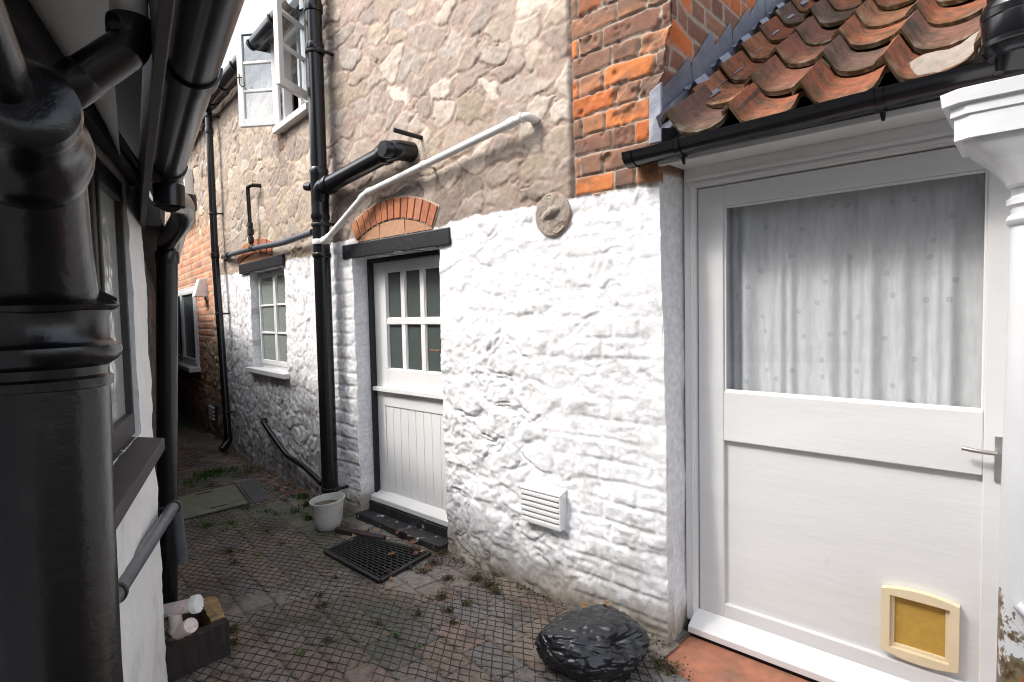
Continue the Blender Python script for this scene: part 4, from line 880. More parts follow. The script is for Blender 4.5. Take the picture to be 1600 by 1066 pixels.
# --- pantile roof: one mesh of lapped tiles
pit = math.atan2(FF.P(1162, 87)[1]-FF.P(1030, 216)[1], FF.P(1162, 87)[0]-FF.P(1030, 216)[0])
ez = FF.P(1030, 216)[1]+.0; ey = -.045; ezz = ez-.035
cp_, sp_ = math.cos(pit), math.sin(pit)
def RW(s, u, h): return FA.W(s, ey+u*cp_-h*sp_, ezz+u*sp_+h*cp_)       # u up the slope, h off the roof
TW, TG, TL = .235, .30, .385
def prof(t):                               # t 0..1 across the tile: roll at left, pan to the right
    return .058*math.exp(-((t-.13)/.095)**2)+.030*((t-.62)/.45)**2-.006
tl = MB(); TC = [(.27, .10, .055), (.21, .09, .06), (.31, .13, .07), (.14, .08, .065), (.19, .095, .07), (.15, .09, .07), (.28, .105, .055), (.27, .13, .07)]
NROW = 8
for r_ in range(NROW-1, -1, -1):
    for c_ in range(0, 11):
        s_b = SC+.045+c_*TW+random.uniform(-.006, .006); u_b = -.05+r_*TG+random.uniform(-.020, .020)
        lift = random.uniform(0, .014); rot = random.uniform(-.02, .02); tl.cc = random.choice(TC)
        nu, nv = 18, 6; top = []; bot = []; sc_ = random.uniform(.93, 1.07)
        cA = tl.cc; grid = []
        for j in range(nv+1):
            for i in range(nu+1):
                t = i/nu*1.22; s_ = s_b+t*TW+rot*j/nv*TL; u_ = u_b+TL*j/nv-.012*math.sin(t*4)*(j == 0)-rot*t*TW
                h = prof(t if t <= 1.0 else t-1.0+(0 if t < 1 else 0))*sc_ if t <= 1.0 else .050*math.exp(-((t-1.0-.12)/.10)**2)*sc_+.010
                h += .028*(1-j/nv)+lift+.006; grid.append((s_, u_, h))
        off = .017; vs = [RW(*g_) for g_ in grid]+[RW(g_[0], g_[1], g_[2]-off) for g_ in grid]
        m_ = (nu+1)*(nv+1); fs = []
        for j in range(nv):
            for i in range(nu):
                k = j*(nu+1)+i; fs.append((k, k+1, k+nu+2, k+nu+1)); fs.append((m_+k, m_+k+nu+1, m_+k+nu+2, m_+k+1))
        for i in range(nu): fs.append((i, m_+i, m_+i+1, i+1))
        for j in range(nv): k = j*(nu+1); fs.append((k, k+nu+1, m_+k+nu+1, m_+k)); k += nu; fs.append((k, m_+k, m_+k+nu+1, k+nu+1))
        n0 = len(tl.c); tl.add(vs, fs)
        ph = random.uniform(0, 9)
        for q_ in range(2*m_):               # mossy front edge and streaks of lichen
            i = q_ % m_; j = i//(nu+1); low = q_ >= m_
            ms = 0
            if j == 0: ms = .35+.5*abs(math.sin(i*1.7+ph))
            elif j == 1: ms = .25*abs(math.sin(i*1.1+ph))
            if low: ms = max(ms, .8)
            mc = (.065, .058, .028) if random.random() < .8 else (.26, .24, .17)
            tl.c[n0+q_] = tuple(cA[k]*(1-ms)+mc[k]*ms for k in range(3))
roof = tl.build('tiled_roof', M['tile'], lt_, smooth=True, colour=True, label='curved orange clay pantiles with mossy edges')
b = MB(); b.hexa([RW(SC, -.0, -.05), RW(SE+.5, -.0, -.05), RW(SE+.5, 2.4, -.05), RW(SC, 2.4, -.05)], [RW(SC, -.0, -.012), RW(SE+.5, .0, -.012), RW(SE+.5, 2.4, -.012), RW(SC, 2.4, -.012)]); b.build('roof_boards', M['wet_wood'], lt_)
# mortar bed at the eaves under the right-hand tiles
b = MB(); sm0 = FA.P(1400, 130, -.05)[0]
vs = []; n_ = 30
for k in range(n_+1):
    s_ = sm0+.9*k/n_; hh = .02+.055*math.sin(min(1, k/7)*1.57)*(.7+.3*math.sin(k*1.1))
    vs += [RW(s_, -.035+.01*math.sin(k), -.02), RW(s_, -.02, hh), RW(s_, .12, hh+.02)]
b.add(vs, [(3*k+j, 3*k+3+j, 3*k+4+j, 3*k+1+j) for k in range(n_) for j in (0, 1)]); b.build('eaves_mortar', M['mortar'], lt_, smooth=True, label='grey mortar bedding the tiles at the right of the eaves')
# lead flashing stepping up the flank of the pier
fl = thing('lead_flashing', FF.W(0, 0, ez), 'dull grey stepped lead flashing folded against the brick pier over the tiles', 'flashing')
def cs(z): return float(corner_shift(np.array(z)))
b = MB(); zt = FF.P(1022, 130)[1]; z_b = ez-.0
sl0 = FA.P(1014, 175, -.012)[0]
b.hexa([FA.W(sl0, -.018, z_b-.005), FA.W(SC+cs(2.2)+.022, -.018, z_b-.005), FA.W(SC+cs(2.2)+.022, .0, z_b-.005), FA.W(sl0, .0, z_b-.005)], [FA.W(sl0+.002, -.018, zt+.0), FA.W(SC+cs(2.2)+.022, -.018, zt+.03), FA.W(SC+cs(2.2)+.022, .0, zt+.03), FA.W(sl0+.002, .0, zt)])
b.build('front_fold', M['lead'], fl, bevel=.005)
steps = 9; run = 2.0/steps
for k in range(steps):
    b = MB(); u0, u1 = k*run-.0, (k+1)*run+.035; lay = .0022*(k % 2); nu_, nz_ = 8, 8; vs = []; hk = .22+random.uniform(-.02, .03)
    for i in range(nu_+1):
        u = u0+(u1-u0)*i/nu_; zb0 = ez+u*math.tan(pit)-.02; f_ = i/nu_; tp = zb0+.12+(hk-.03)*(.6+.4*f_ if f_ < .8 else (1-f_)/.2*.9)
        for j in range(nz_+1):
            z = zb0+(tp-zb0)*j/nz_; vs.append(FF.W(u, -(cs(z)*float(ss(.25, 0, np.array(u)))+.011+lay+.002*math.sin(u*31+z*17)), z))
    n0 = len(vs); vs += [v+FF.w*.0022 for v in vs]; m_ = nz_+1
    fs = [(i*m_+j, (i+1)*m_+j, (i+1)*m_+j+1, i*m_+j+1) for i in range(nu_) for j in range(nz_)]; fs += [tuple(n0+q for q in f[::-1]) for f in fs]
    fs += [(i*m_+nz_, (i+1)*m_+nz_, n0+(i+1)*m_+nz_, n0+i*m_+nz_) for i in range(nu_)]
    b.add(vs, fs); b.build('flashing_step', M['lead'], fl, smooth=True)
b = MB(); n_ = 20; vs = []
for k in range(n_+1):
    u = k/n_*2.0/cp_; wv_ = .006*math.sin(k*2.1)
    vs += [RW(SC+.018, u, .12), RW(SC+.020, u, .075+wv_), RW(SC+.055, u, .068+wv_), RW(SC+.10, u, .060+wv_)]
b.add(vs, [(4*k+j, 4*k+4+j, 4*k+5+j, 4*k+1+j) for k in range(n_) for j in range(3)]); b.build('roof_apron', M['lead'], fl, smooth=True)
for r_ in range(1, 7):                     # little lead pieces dressed over the first rolls
    b = MB(); vs = []; u0 = .02+r_*TG; n_ = 10; ln = .11
    for j in range(3):
        for i in range(n_+1): t = -.10+.46*i/n_; vs.append(RW(SC+.03+t*TW, u0+ln*j/2, prof(t)+.006+.028*(1-(u0+ln*j/2-r_*TG+.05)/TL)+.028))
    n0 = len(vs); vs += [v-Vector((0, 0, .004)) for v in vs]
    b.add(vs, [(j*(n_+1)+i, j*(n_+1)+i+1, (j+1)*(n_+1)+i+1, (j+1)*(n_+1)+i) for j in range(2) for i in range(n_)]+[(i, n0+i, n0+i+1, i+1) for i in range(n_)]); b.build('lead_cap', M['lead'], fl, smooth=True)

# gutter of the lean-to
g0s, g0z = FA.P(984, 252, -.07); g1s, g1z = FA.P(1545, 118, -.07)
gl = thing('lean_to_gutter', FA.W(g0s, -.07, g0z), 'black half round gutter below the pantiles over the white door', 'gutter')
GR = .052; gp = FA.W(g0s, -.07, g0z+.026); gq = FA.W(g1s+.25, -.07, g1z+.030)
b = MB(); half_gutter(b, gp, gq, GR, 18); b.build('gutter_run', M['black'], gl, smooth=True)
b = MB(); b.tube([gp-FA.e*.006, gp+FA.e*.0], GR+.004, 28); half_gutter(b, gp-FA.e*.006, gp+FA.e*.03, GR+.005, 18)
n0 = len(b.v); b2 = MB(); 
vs = [gp-FA.e*.006+FA.w*(GR+.003)*math.cos(math.pi*k/18)*-1-Vector((0, 0, 1))*(GR+.003)*math.sin(math.pi*k/18) for k in range(19)]
b2.add(vs+[v+FA.e*.012 for v in vs], [tuple(range(19)), tuple(range(37, 18, -1))]+[(k, 19+k, 20+k, k+1) for k in range(18)]+[(18, 37, 19, 0)])
half_gutter(b2, gp-FA.e*.004, gp+FA.e*.035, GR+.004, 18); b2.build('stop_end', M['black'], gl, smooth=True)
gd = (gq-gp).normalized()
for px in (1065, 1378, 1560):
    s_ = FA.P(px, 200, -.07)[0]; p = gp+gd*((s_-g0s)/gd.dot(FA.e)); b = MB()
    half_gutter(b, p-gd*.010, p+gd*.010, GR+.006, 18); half_gutter(b, p-gd*.020, p-gd*.014, GR+.003, 18); b.tube([p-Vector((0, 0, GR+.002))+FA.w*.01, p-Vector((0, 0, GR+.030))+FA.w*.02], [.010, .005], 10); b.tube([p-Vector((0, 0, GR*.5))+FA.w*(GR), p+FA.w*(GR+.02)-Vector((0, 0, .02))], .009, 8)
    b.build('bracket', M['black'], gl, smooth=True)
# downpipe falling into that gutter at the top right
dt0 = at(1592, 92, 1.5); dt1 = at(1588, -250, 1.5)
dd = thing('short_downpipe', dt0, 'thick black downpipe at the top right corner emptying into the low gutter', 'downpipe')
u_ = (dt1-dt0).normalized(); MB().tube([dt0+u_*.03, dt1], .062, 28).build('pipe_run', M['black'], dd, smooth=True)
b = MB(); p = at(1590, 72, 1.5); b.tube([p-u_*.02, p, p+u_*.10, p+u_*.115], [.060, .072, .072, .064], 28); collar(b, at(1589, 20, 1.5), u_, .074, .025, 28); collar(b, p+u_*.01, u_, .078, .014, 28); b.build('socket', M['black'], dd, smooth=True)
b = MB(); b.tube([dt0+u_*.04, dt0-u_*.02+Vector((.0, .02, 0))], [.05, .035], 20); b.build('spout', M['black'], dd, smooth=True)

# ------------------------------------------------------------------ cast iron porch column at the right edge
cY = 1.40; cC = at(1632, 480, cY); cx, cy = cC.x, cC.y
pc = thing('porch_column', (cx, cy, 0), 'white painted cast iron column with a flared capital, rusting at the foot, at the right edge', 'column')
def zc(py): return at(1590, py, cY).z
pts = [(0, .095), (.06, .095), (.08, .075), (zc(800), .074), (zc(352), .066), (zc(349), .072), (zc(342), .076), (zc(335), .072), (zc(332), .066), (zc(322), .068), (zc(318), .075), (zc(308), .075), (zc(304), .067), (zc(292), .066)]
MBc = MB(); MBc.tube([Vector((cx, cy, z)) for z, r_ in pts], [r_ for z, r_ in pts], 40)
def rust_mat():
    m = M['rusty']; t = m.node_tree; N = t.nodes; Lk = t.links.new; b_ = N['Principled BSDF']; src = b_.inputs['Base Color'].links[0].from_socket
    g_ = N.new('ShaderNodeNewGeometry'); sx = N.new('ShaderNodeSeparateXYZ'); Lk(g_.outputs['Position'], sx.inputs[0])
    n_ = N.new('ShaderNodeTexNoise'); n_.inputs['Scale'].default_value = 9; n_.inputs['Detail'].default_value = 8; n_.inputs['Roughness'].default_value = .7; Lk(g_.outputs['Position'], n_.inputs['Vector'])
    mr = N.new('ShaderNodeMapRange'); mr.inputs['From Min'].default_value = .50; mr.inputs['From Max'].default_value = .90; mr.inputs['To Min'].default_value = .22; mr.inputs['To Max'].default_value = -.13; Lk(sx.outputs['Z'], mr.inputs[0])
    ad = N.new('ShaderNodeMath'); ad.operation = 'ADD'; Lk(n_.outputs[0], ad.inputs[0]); Lk(mr.outputs[0], ad.inputs[1])
    r2 = N.new('ShaderNodeMapRange'); r2.inputs['From Min'].default_value = .60; r2.inputs['From Max'].default_value = .63; Lk(ad.outputs[0], r2.inputs[0])
    n2 = N.new('ShaderNodeTexNoise'); n2.inputs['Scale'].default_value = 40; n2.inputs['Detail'].default_value = 6; Lk(g_.outputs['Position'], n2.inputs['Vector'])
    cr = N.new('ShaderNodeValToRGB'); e_ = cr.color_ramp.elements; e_[0].position = .35; e_[0].color = (.08, .035, .018, 1); e_[1].position = .65; e_[1].color = (.36, .13, .045, 1); x_ = cr.color_ramp.elements.new(.56); x_.color = (.22, .19, .11, 1); Lk(n2.outputs[0], cr.inputs[0])
    mx = N.new('ShaderNodeMix'); mx.data_type = 'RGBA'; Lk(r2.outputs[0], mx.inputs['Factor']); Lk(src, mx.inputs['A']); Lk(cr.outputs[0], mx.inputs['B']); Lk(mx.outputs['Result'], b_.inputs['Base Color'])
rust_mat()
MBc.build('shaft', M['rusty'], pc, smooth=True)
# capital: bracket profile swept square, wider along the eaves
Fcap = Frame(cx, cy, FA.e.x, FA.e.y)
lv = [(292, .066), (288, .075), (275, .082), (258, .098), (240, .122), (222, .150), (214, .158), (213, .172), (178, .172), (175, .180), (160, .180), (157, .196), (136, .200), (134, .185)]
cb = MB(); vs = []; nn = 8
Z5 = [zc(p) for p, _ in lv]
for (z, (p_, r_)) in zip(Z5, lv):
    k_ = min(1, max(0, (r_-.066)/.06)); 
    for q_ in range(32):
        an = 2*math.pi*q_/32+math.pi/32; c_, s_ = math.cos(an), math.sin(an); rc = (abs(c_)**(2+14*k_)+abs(s_)**(2+14*k_))**(-1/(2+14*k_)); vs.append(Fcap.W(c_*rc*r_, s_*rc*min(r_, .085+.5*max(0, r_-.085)), z))
fs = [(i*32+k, i*32+(k+1) % 32, (i+1)*32+(k+1) % 32, (i+1)*32+k) for i in range(len(lv)-1) for k in range(32)]+[tuple(range((len(lv)-1)*32, len(lv)*32))]
cb.add(vs, fs); cb.build('capital', M['rusty'], pc, smooth=True)
b = MB(); b.tube(bend([Vector((cx-.076, cy-.03, zc(935))), Vector((cx-.055, cy-.07, zc(955))), Vector((cx+.0, cy-.085, zc(968)))], .04), [.012]*9, 10); b.build('broken_strap', M['rusty'], pc, smooth=True, label='rusty stub of a broken strap')

# ------------------------------------------------------------------ plastered house on the left
lh = thing('plastered_house', FL.W(0, 0, 0), 'low white rendered building close on the left with a dark framed window and black eaves', 'house')
zBm = FL.P(203.6, 254)[1]
gtl = FL.P(145, 257); gtr = FL.P(190, 310)
wS1 = FL.P(208, 480)[0]; wS0 = wS1-1.25; wz1 = FL.P(192, 280)[1]; wz0 = FL.P(208, 688)[1]
def fnL(S, Z):
    h = .016*(fbm(S*4, Z*4, 2)-.5)+.010*(fbm(S*14, Z*10, 3)-.5)+.004*(fbm(S*60, Z*60, 4)-.5)
    C = np.broadcast_to(np.array((.78, .78, .77)), S.shape+(3,))
    C = mix3(C, np.array((.45, .42, .36)), ss(.62, .75, fbm(S*6, Z*5, 6))*.35+ss(.3, 0, Z)*.3)
    return h, C
def sfnL(S, Z): return (.028*(fbm(Z*9, Z*0+5, 2)-.5)+.014*(fbm(Z*30, Z*0+5, 3)-.5)+.010*np.sin(Z*3))*ss(-.12, 0, S)
wall_mesh('wall', FL, -3.2, 0, -.05, zBm-.001, .014, fnL, M['render'], lh, holes=[(wS0, wS1, wz0, wz1, .07)], ends=(0, .30), sfn=sfnL)
b = MB(); b.box(FL, wS0-.25, FL.P(203.6, 254)[0]+.01, -.03, .10, wz1+.012, zBm); b.build('wall_plate', M['dark_wood'], lh, bevel=.004, label='dark timber over the window')
b = MB(); t = .045; wf = []
for (a, c, d, e) in ((wS0, wS0+t, wz0, wz1), (wS1-t*.8, wS1, wz0, wz1), (wS0+t, wS1-t*.8, wz0, wz0+t), (wS0+t, wS1-t*.8, wz1-t, wz1), (wS1-.42, wS1-.38, wz0+t, wz1-t), (wS1-.84, wS1-.80, wz0+t, wz1-t)): b.box(FL, a, c, .012, .065, d, e)
wn = b.build('side_window', M['dark_wood'], lh, bevel=.003, label='dark brown framed window with textured glass')
for a, c in ((wS0+t, wS1-.84), (wS1-.80, wS1-.42), (wS1-.38, wS1-t*.8)):
    cb_ = MB(); r_ = .022
    for (p, q, u, v) in ((a+.003, a+r_, wz0+t+.003, wz1-t-.003), (c-r_, c-.003, wz0+t+.003, wz1-t-.003), (a+r_, c-r_, wz0+t+.003, wz0+t+r_*1.3), (a+r_, c-r_, wz1-t-r_, wz1-t-.003)): cb_.box(FL, p, q, .006, .045, u, v)
    cb_.build('casement', M['dark_wood'], wn, bevel=.003)
    MB().box(FL, a+r_, c-r_, .026, .030, wz0+t, wz1-t).build('pane', M['reed_glass'], wn)
MB().box(FL, wS0, wS1, .075, .08, wz0, wz1).build('blind', mat('pale_blind', (.42, .47, .40), .9, var=.2, vs=3), wn)
b = MB(); sE = FL.P(243, 690, -.05)[0]; b.hexa([FL.W(wS0-.1, -.075, wz0-.05), FL.W(min(sE, -.005), -.075, wz0-.05), FL.W(min(sE, -.005), .05, wz0-.03), FL.W(wS0-.1, .05, wz0-.03)], [FL.W(wS0-.1, -.075, wz0-.012), FL.W(min(sE, -.005), -.075, wz0-.012), FL.W(min(sE, -.005), .05, wz0+.008), FL.W(wS0-.1, .05, wz0+.008)]); b.build('sill', M['dark_wood'], wn, bevel=.004)
# eaves
e0 = at(226, 352, 2.12); e1 = at(277.7, 0, .60); zE = (e0.z+e1.z)/2
dE_ = Vector((e1.x-e0.x, e1.y-e0.y, 0)).normalized()
FE = Frame(e0.x, e0.y, -dE_.x, -dE_.y)      # s grows away, inward is left
b = MB(); LN = 4.0
b.box(FE, -LN, .02, 0, .015, zE, zE+.15); b.build('fascia', M['dark_wood'], lh, bevel=.002, label='weathered black fascia board')
# sloping plaster soffit between wall plate and fascia
sv = []; nn = 70; n2 = 16; cols_ = []
for i in range(nn+1):
    s_ = -3.3+3.30*i/nn
    a = FL.W(s_, -.012, zBm+.002); t_ = (s_*1.0); q = FE.W(-LN+LN*i/nn*1.0, .055, zE+.075)
    k = (FE.o-a).dot(FE.w)/(-1.0) if False else None
    # the point of the eaves line straight out from the wall here
    dirn = -FL.w; den = dirn.dot(FE.w); kk = (FE.o+FE.w*.060-a).dot(FE.w)/den
    kk = max(kk, .03); q = a+dirn*kk; q.z = zE+.085
    for j in range(n2+1):
        f_ = j/n2; p = a*(1-f_)+q*f_; p.z += .010*(random.random()-.5)*.25+.010*float(fbm(np.array(s_*7.), np.array(f_*2.), 3)-.5); sv.append(p)
b = MB(); b.cc = (.84, .835, .82); b.add(sv, [(i*(n2+1)+j, i*(n2+1)+j+1, (i+1)*(n2+1)+j+1, (i+1)*(n2+1)+j) for i in range(nn) for j in range(n2)])
b.build('soffit', M['render'], lh, smooth=True, colour=True, label='rough plastered soffit')
# unseen roof, its height set to shade the alley, and body of the house
RH = 4.6; rin = 2.55
b = MB(); b.hexa([FE.W(-LN, -.0, zE+.155), FE.W(.1, .0, zE+.155), FE.W(.1, rin, RH+1.3), FE.W(-LN, rin, RH+1.3)], [FE.W(-LN, -.02, zE+.185), FE.W(.1, -.02, zE+.185), FE.W(.1, rin, RH+1.36), FE.W(-LN, rin, RH+1.36)]); b.build('roof', M['slate'], lh)
b = MB(); b.hexa([FE.W(-LN, rin+.001, RH+1.3), FE.W(.1, rin+.001, RH+1.3), FE.W(.1, rin*2, 1.9), FE.W(-LN, rin*2, 1.9)], [FE.W(-LN, rin+.001, RH+1.36), FE.W(.1, rin+.001, RH+1.36), FE.W(.1, rin*2, 1.96), FE.W(-LN, rin*2, 1.96)]); b.build('roof', M['slate'], lh)
b = MB(); g0, g1, g2 = FL.W(-.02, .31, 0), FE.W(.0, rin*1.9, 0), None
gv = [FE.W(.0, .05, -.02), FE.W(.0, rin*2, -.02), FE.W(.0, rin*2, 1.9), FE.W(.0, rin, RH+1.28), FE.W(.0, .03, zE+.15)]
gv[0] = FL.W(-.01, .28, -.02); gv[4] = FL.W(-.01, .20, zE+.12)
b.add([v for v in gv]+[v-FE.e*.1 for v in gv], [(0, 1, 2, 3, 4), (9, 8, 7, 6, 5)]+[(i, 5+i, 5+(i+1) % 5, (i+1) % 5) for i in range(5)]); b.cc = (.5, .5, .5); b.build('gable', M['slate'], lh)

# gutter on that eaves
lg = thing('left_gutter', FE.W(-.6, -.06, zE+.08), 'shiny black plastic gutter close overhead along the left eaves', 'gutter')
GL = .038; gz = zE+.085; far_s = -(FE.o-at(275, 270, 1.62)).dot(FE.e)*1.0
far_s = (Vector((at(275, 270, 1.60).x, at(275, 270, 1.60).y, 0))-FE.o).dot(FE.e)
b = MB(); half_gutter(b, FE.W(far_s, -.050, gz), FE.W(-LN, -.050, gz), GL, 22); b.build('gutter_run', M['black'], lg, smooth=True)
js = (Vector((at(290, 178, 1.0).x, at(290, 178, 1.0).y, 0))-FE.o).dot(FE.e)
for s_, w_ in ((js, .05), (far_s, .022), (-2.4, .05)):
    b = MB(); half_gutter(b, FE.W(s_, -.050, gz), FE.W(s_-w_, -.050, gz), GL+.005, 22); b.build('union_bracket', M['black'], lg, smooth=True)
# outlet, offset bends and downpipe
g_o = FE.W(far_s+.07, -.050, gz-.04)
ld = thing('left_downpipe', at(262, 900, 2.5), 'black downpipe beside the end of the white rendered wall', 'downpipe')
b = MB(); half_gutter(b, FE.W(far_s+.16, -.050, gz), FE.W(far_s, -.050, gz), GL+.004, 22); b.tube([g_o+Vector((0, 0, 0)), g_o-Vector((0, 0, .06))], .040, 24); b.build('gutter_outlet', M['black'], ld, smooth=True)
n0_ = g_o-Vector((0, 0, .04)); n1_ = at(287, 340, 1.98); n2_ = at(260, 380, 2.42)
b = MB(); b.tube(bend([n0_, at(284, 318, 1.86), n1_, n2_, n2_-Vector((0, 0, .1))], .06, 8), .036, 24); collar(b, n1_+Vector((0, 0, .05)), (0, 0, 1), .042, .05); collar(b, n2_-Vector((0, 0, .06)), (0, 0, 1), .045, .05); b.build('offset_bend', M['black'], ld, smooth=True)
MB().tube([n2_-Vector((0, 0, .05)), at(261.5, 960, 2.5)], .040, 24).build('pipe_run', M['black'], ld, smooth=True)

# grey waste pipe on the rendered wall
w0 = at(274, 788, 2.22); w1 = at(168, 947, 1.34); w2 = w1+(w1-w0)*.5
gp_ = thing('grey_waste_pipe', w0, 'grey waste pipe sloping along the left white wall below the sill', 'pipe')
MB().tube(bend([w0+Vector((-.02, .06, -.25)), w0+Vector((-.005, .01, 0)), w2], .04), .0215, 20).build('pipe_run', M['grey_pipe'], gp_, smooth=True)
u_ = (w0-w1).normalized()
for f_ in (.95, .08):
    b = MB(); p = w1+(w0-w1)*f_; collar(b, p, u_, .0265, .016); b.tube([p, p+FL.w*.07], .008, 8); b.tube([p+FL.w*.05-Vector((0, 0, .03)), p+FL.w*.05+Vector((0, 0, .035))], .005, 8); b.build('clip', M['black_matt'], gp_, smooth=True)

# big cast iron pipe close to the camera
q_ = [(1066, 90), (800, 78), (600, 70), (470, 60), (300, 46), (200, 38), (100, 30), (40, 26)]
def ax_at(py): return at(np.interp(py, [p for p, _ in q_[::-1]], [x for _, x in q_[::-1]]), py, float(np.interp(py, [40, 100, 165, 215, 300, 470], [.35, .40, .45, .50, .57, .60])))
ci = thing('cast_iron_pipe', (ax_at(1066).x, .6, 0), 'thick old cast iron pipe painted black, very close at the left edge', 'drainpipe')
fp = ax_at(1066); low = Vector((fp.x+.02, .6, -.02))
b = MB(); b.tube([low, fp, ax_at(800), ax_at(605)], [.058, .0575, .0565, .056], 48); b.build('lower_pipe', M['iron'], ci, smooth=True)
prof_ = [(606, .054), (604, .0595), (592, .060), (588, .055), (575, .056), (567, .064), (560, .068), (551, .070), (543, .069), (538, .063), (532, .060), (500, .060), (488, .062), (483, .068), (476, .070), (468, .068), (464, .060), (460, .052)]
b = MB(); b.tube([ax_at(p) for p, _ in prof_], [r_ for _, r_ in prof_], 48); b.build('socket', M['iron'], ci, smooth=True, label='ribbed collar')
b = MB(); b.tube([ax_at(470), ax_at(380), ax_at(262)], [.052, .048, .044], 48); b.build('upper_pipe', M['iron'], ci, smooth=True)
prof_ = [(290, .0445), (268, .044), (252, .0475), (238, .0495), (226, .0495), (216, .047), (208, .041), (196, .037), (184, .036), (174, .0375), (166, .038), (158, .036), (152, .028), (150, .018)]
b = MB(); b.tube([ax_at(p) for p, _ in prof_], [r_ for _, r_ in prof_], 48); b.build('hopper_socket', M['iron'], ci, smooth=True)
b = MB(); a_ = at(24, 185, .46); b.tube([a_, at(-8, 90, .42), at(-60, -40, .36)], [.0185, .0165, .016], 28); b.build('top_pipe', M['iron'], ci, smooth=True)

# plastic waste elbow coming through the soffit
we = thing('soffit_waste_pipe', at(205, 30, .78), 'black waste pipe dropping out of the soffit and elbowing behind the cast iron pipe', 'pipe')
a_ = at(203, 22, .78); b_ = at(205, 72, .78); c_ = at(60, 168, .74)
MB().tube([a_+Vector((0, 0, .14)), b_+Vector((0, 0, .02))], .0215, 24).build('drop_pipe', M['pale_pipe'], we, smooth=True)
b = MB(); b.tube(bend([b_+Vector((0, 0, .03)), b_, b_+(c_-b_).normalized()*.09], .05, 8), .0255, 24); dc = (c_-b_).normalized(); collar(b, b_+dc*.085, dc, .0275, .035); collar(b, b_+Vector((0, 0, .022)), (0, 0, 1), .0275, .024)
collar(b, a_+Vector((0, 0, .03)), (0, 0, 1), .0245, .02); b.build('elbow', M['black'], we, smooth=True)
MB().tube([b_+dc*.07, c_], .0245, 24).build('arm', M['black'], we, smooth=True)

# ------------------------------------------------------------------ timber surround and white trap by the drain
tb = thing('timber_surround', on_z(320, 1000, 0), 'three rough dark planks boxing in the drain at the foot of the downpipe', 'planks')
zt_ = .14
f0 = on_z(354, 967, zt_); f1 = on_z(255, 1011, zt_); b0_ = on_z(338, 925, zt_); b1_ = on_z(262, 944, zt_)
def rough_plank(p, q, wd, t, name, m, lab=None):
    b = MB(); n_ = 12; d = (q-p).normalized(); sd_ = d.cross(Vector((0, 0, 1))).normalized(); vs = []
    for k in range(n_+1):
        c = p+(q-p)*k/n_
        for (a, z) in ((-wd/2, -t), (-wd/2, 0), (0, .003), (wd/2, 0), (wd/2, -t)): vs.append(c+sd_*(a+random.uniform(-.003, .003))+Vector((0, 0, z+random.uniform(-.004, .003)*(z > -.1))))
    fs = [(k*5+j, k*5+(j+1) % 5, k*5+5+(j+1) % 5, k*5+5+j) for k in range(n_) for j in range(5)]+[(4, 3, 2, 1, 0), tuple(n_*5+j for j in range(5))]
    b.add(vs, fs); return b.build(name, m, tb, bevel=.002, label=lab)
rough_plank(f0, f1, .045, .15, 'plank', M['front_wood'], 'front plank'); rough_plank(b0_, b1_, .045, .15, 'plank', M['old_wood'], 'back plank')
ff = f0-(f0-f1).normalized()*.03; bb = b0_-(b0_-b1_).normalized()*.04
rough_plank(ff+(bb-ff)*.10, bb-(bb-ff)*.10, .06, .15, 'end_block', M['cut_wood'], 'short pale sawn end block')
tr = thing('white_trap', at(285, 960, 2.2), 'dirty white plastic trap poking out past the end of the rendered wall', 'waste trap')
a_ = at(240, 959, 2.2); b_ = at(306, 944, 2.2); MB().tube([a_, b_], .026, 22).build('cross_pipe', M['dirty_pipe'], tr, smooth=True)
b = MB(); u_ = (b_-a_).normalized(); b.tube([b_-u_*.045, b_-u_*.045, b_-u_*.0, b_], [.026, .030, .030, .028], 22)
for k in range(16):
    an = 2*math.pi*k/16; n_ = u_.orthogonal().normalized(); m_ = u_.cross(n_); o_ = (n_*math.cos(an)+m_*math.sin(an))*.031; b.tube([b_-u_*.012+o_, b_+u_*.012+o_], .004, 6)
b.tube([b_-u_*.012, b_+u_*.012], .031, 22); b.build('screw_cap', M['white_pipe'], tr, smooth=True)
c_ = at(273, 958, 2.19); d_ = at(276, 992, 2.19); e_ = at(297, 978, 2.16)
b = MB(); b.tube(bend([c_, d_, e_], .03, 8), .024, 22); u2 = (e_-d_).normalized(); collar(b, e_-u2*.01, u2, .029, .035); collar(b, d_+(c_-d_)*.25, (0, 0, 1), .027, .02); b.build('bend', M['dirty_pipe'], tr, smooth=True)

# ------------------------------------------------------------------ loose things on the path
# bucket
bc = on_z(513, 826, 0); rt = .112; hbk = .20
bk = thing('bucket', (bc.x, bc.y, 0), 'small pale plastic bucket of murky water under the soil pipe', 'bucket')
mb = MB(); n_ = 44; vs = []
prof_ = [(.0, .0), (.062, 0), (.078, .012), (.092, .06), (.104, hbk*.93), (.112, hbk*.94), (.112, hbk), (.106, hbk), (.100, hbk*.9), (.075, .016), (0.001, .016)]
for r_, z in prof_:
    for k in range(n_):
        an = 2*math.pi*k/n_; wv_ = 1+.03*math.cos(2*an+.6)*(z > .1); vs.append(Vector((bc.x+r_*wv_*math.cos(an), bc.y+r_*wv_*math.sin(an), z+.012*math.sin(an*1+1)*(z > .15))))
mb.add(vs, [(i*n_+k, i*n_+(k+1) % n_, (i+1)*n_+(k+1) % n_, (i+1)*n_+k) for i in range(len(prof_)-1) for k in range(n_)]); mb.build('tub', M['bucket'], bk, smooth=True)
mb = MB(); vs = [Vector((bc.x, bc.y, hbk*.80))]+[Vector((bc.x+.097*math.cos(2*math.pi*k/n_), bc.y+.097*math.sin(2*math.pi*k/n_), hbk*.80)) for k in range(n_)]
mb.add(vs, [(0, 1+k, 1+(k+1) % n_) for k in range(n_)]); mb.build('water', M['water'], bk)
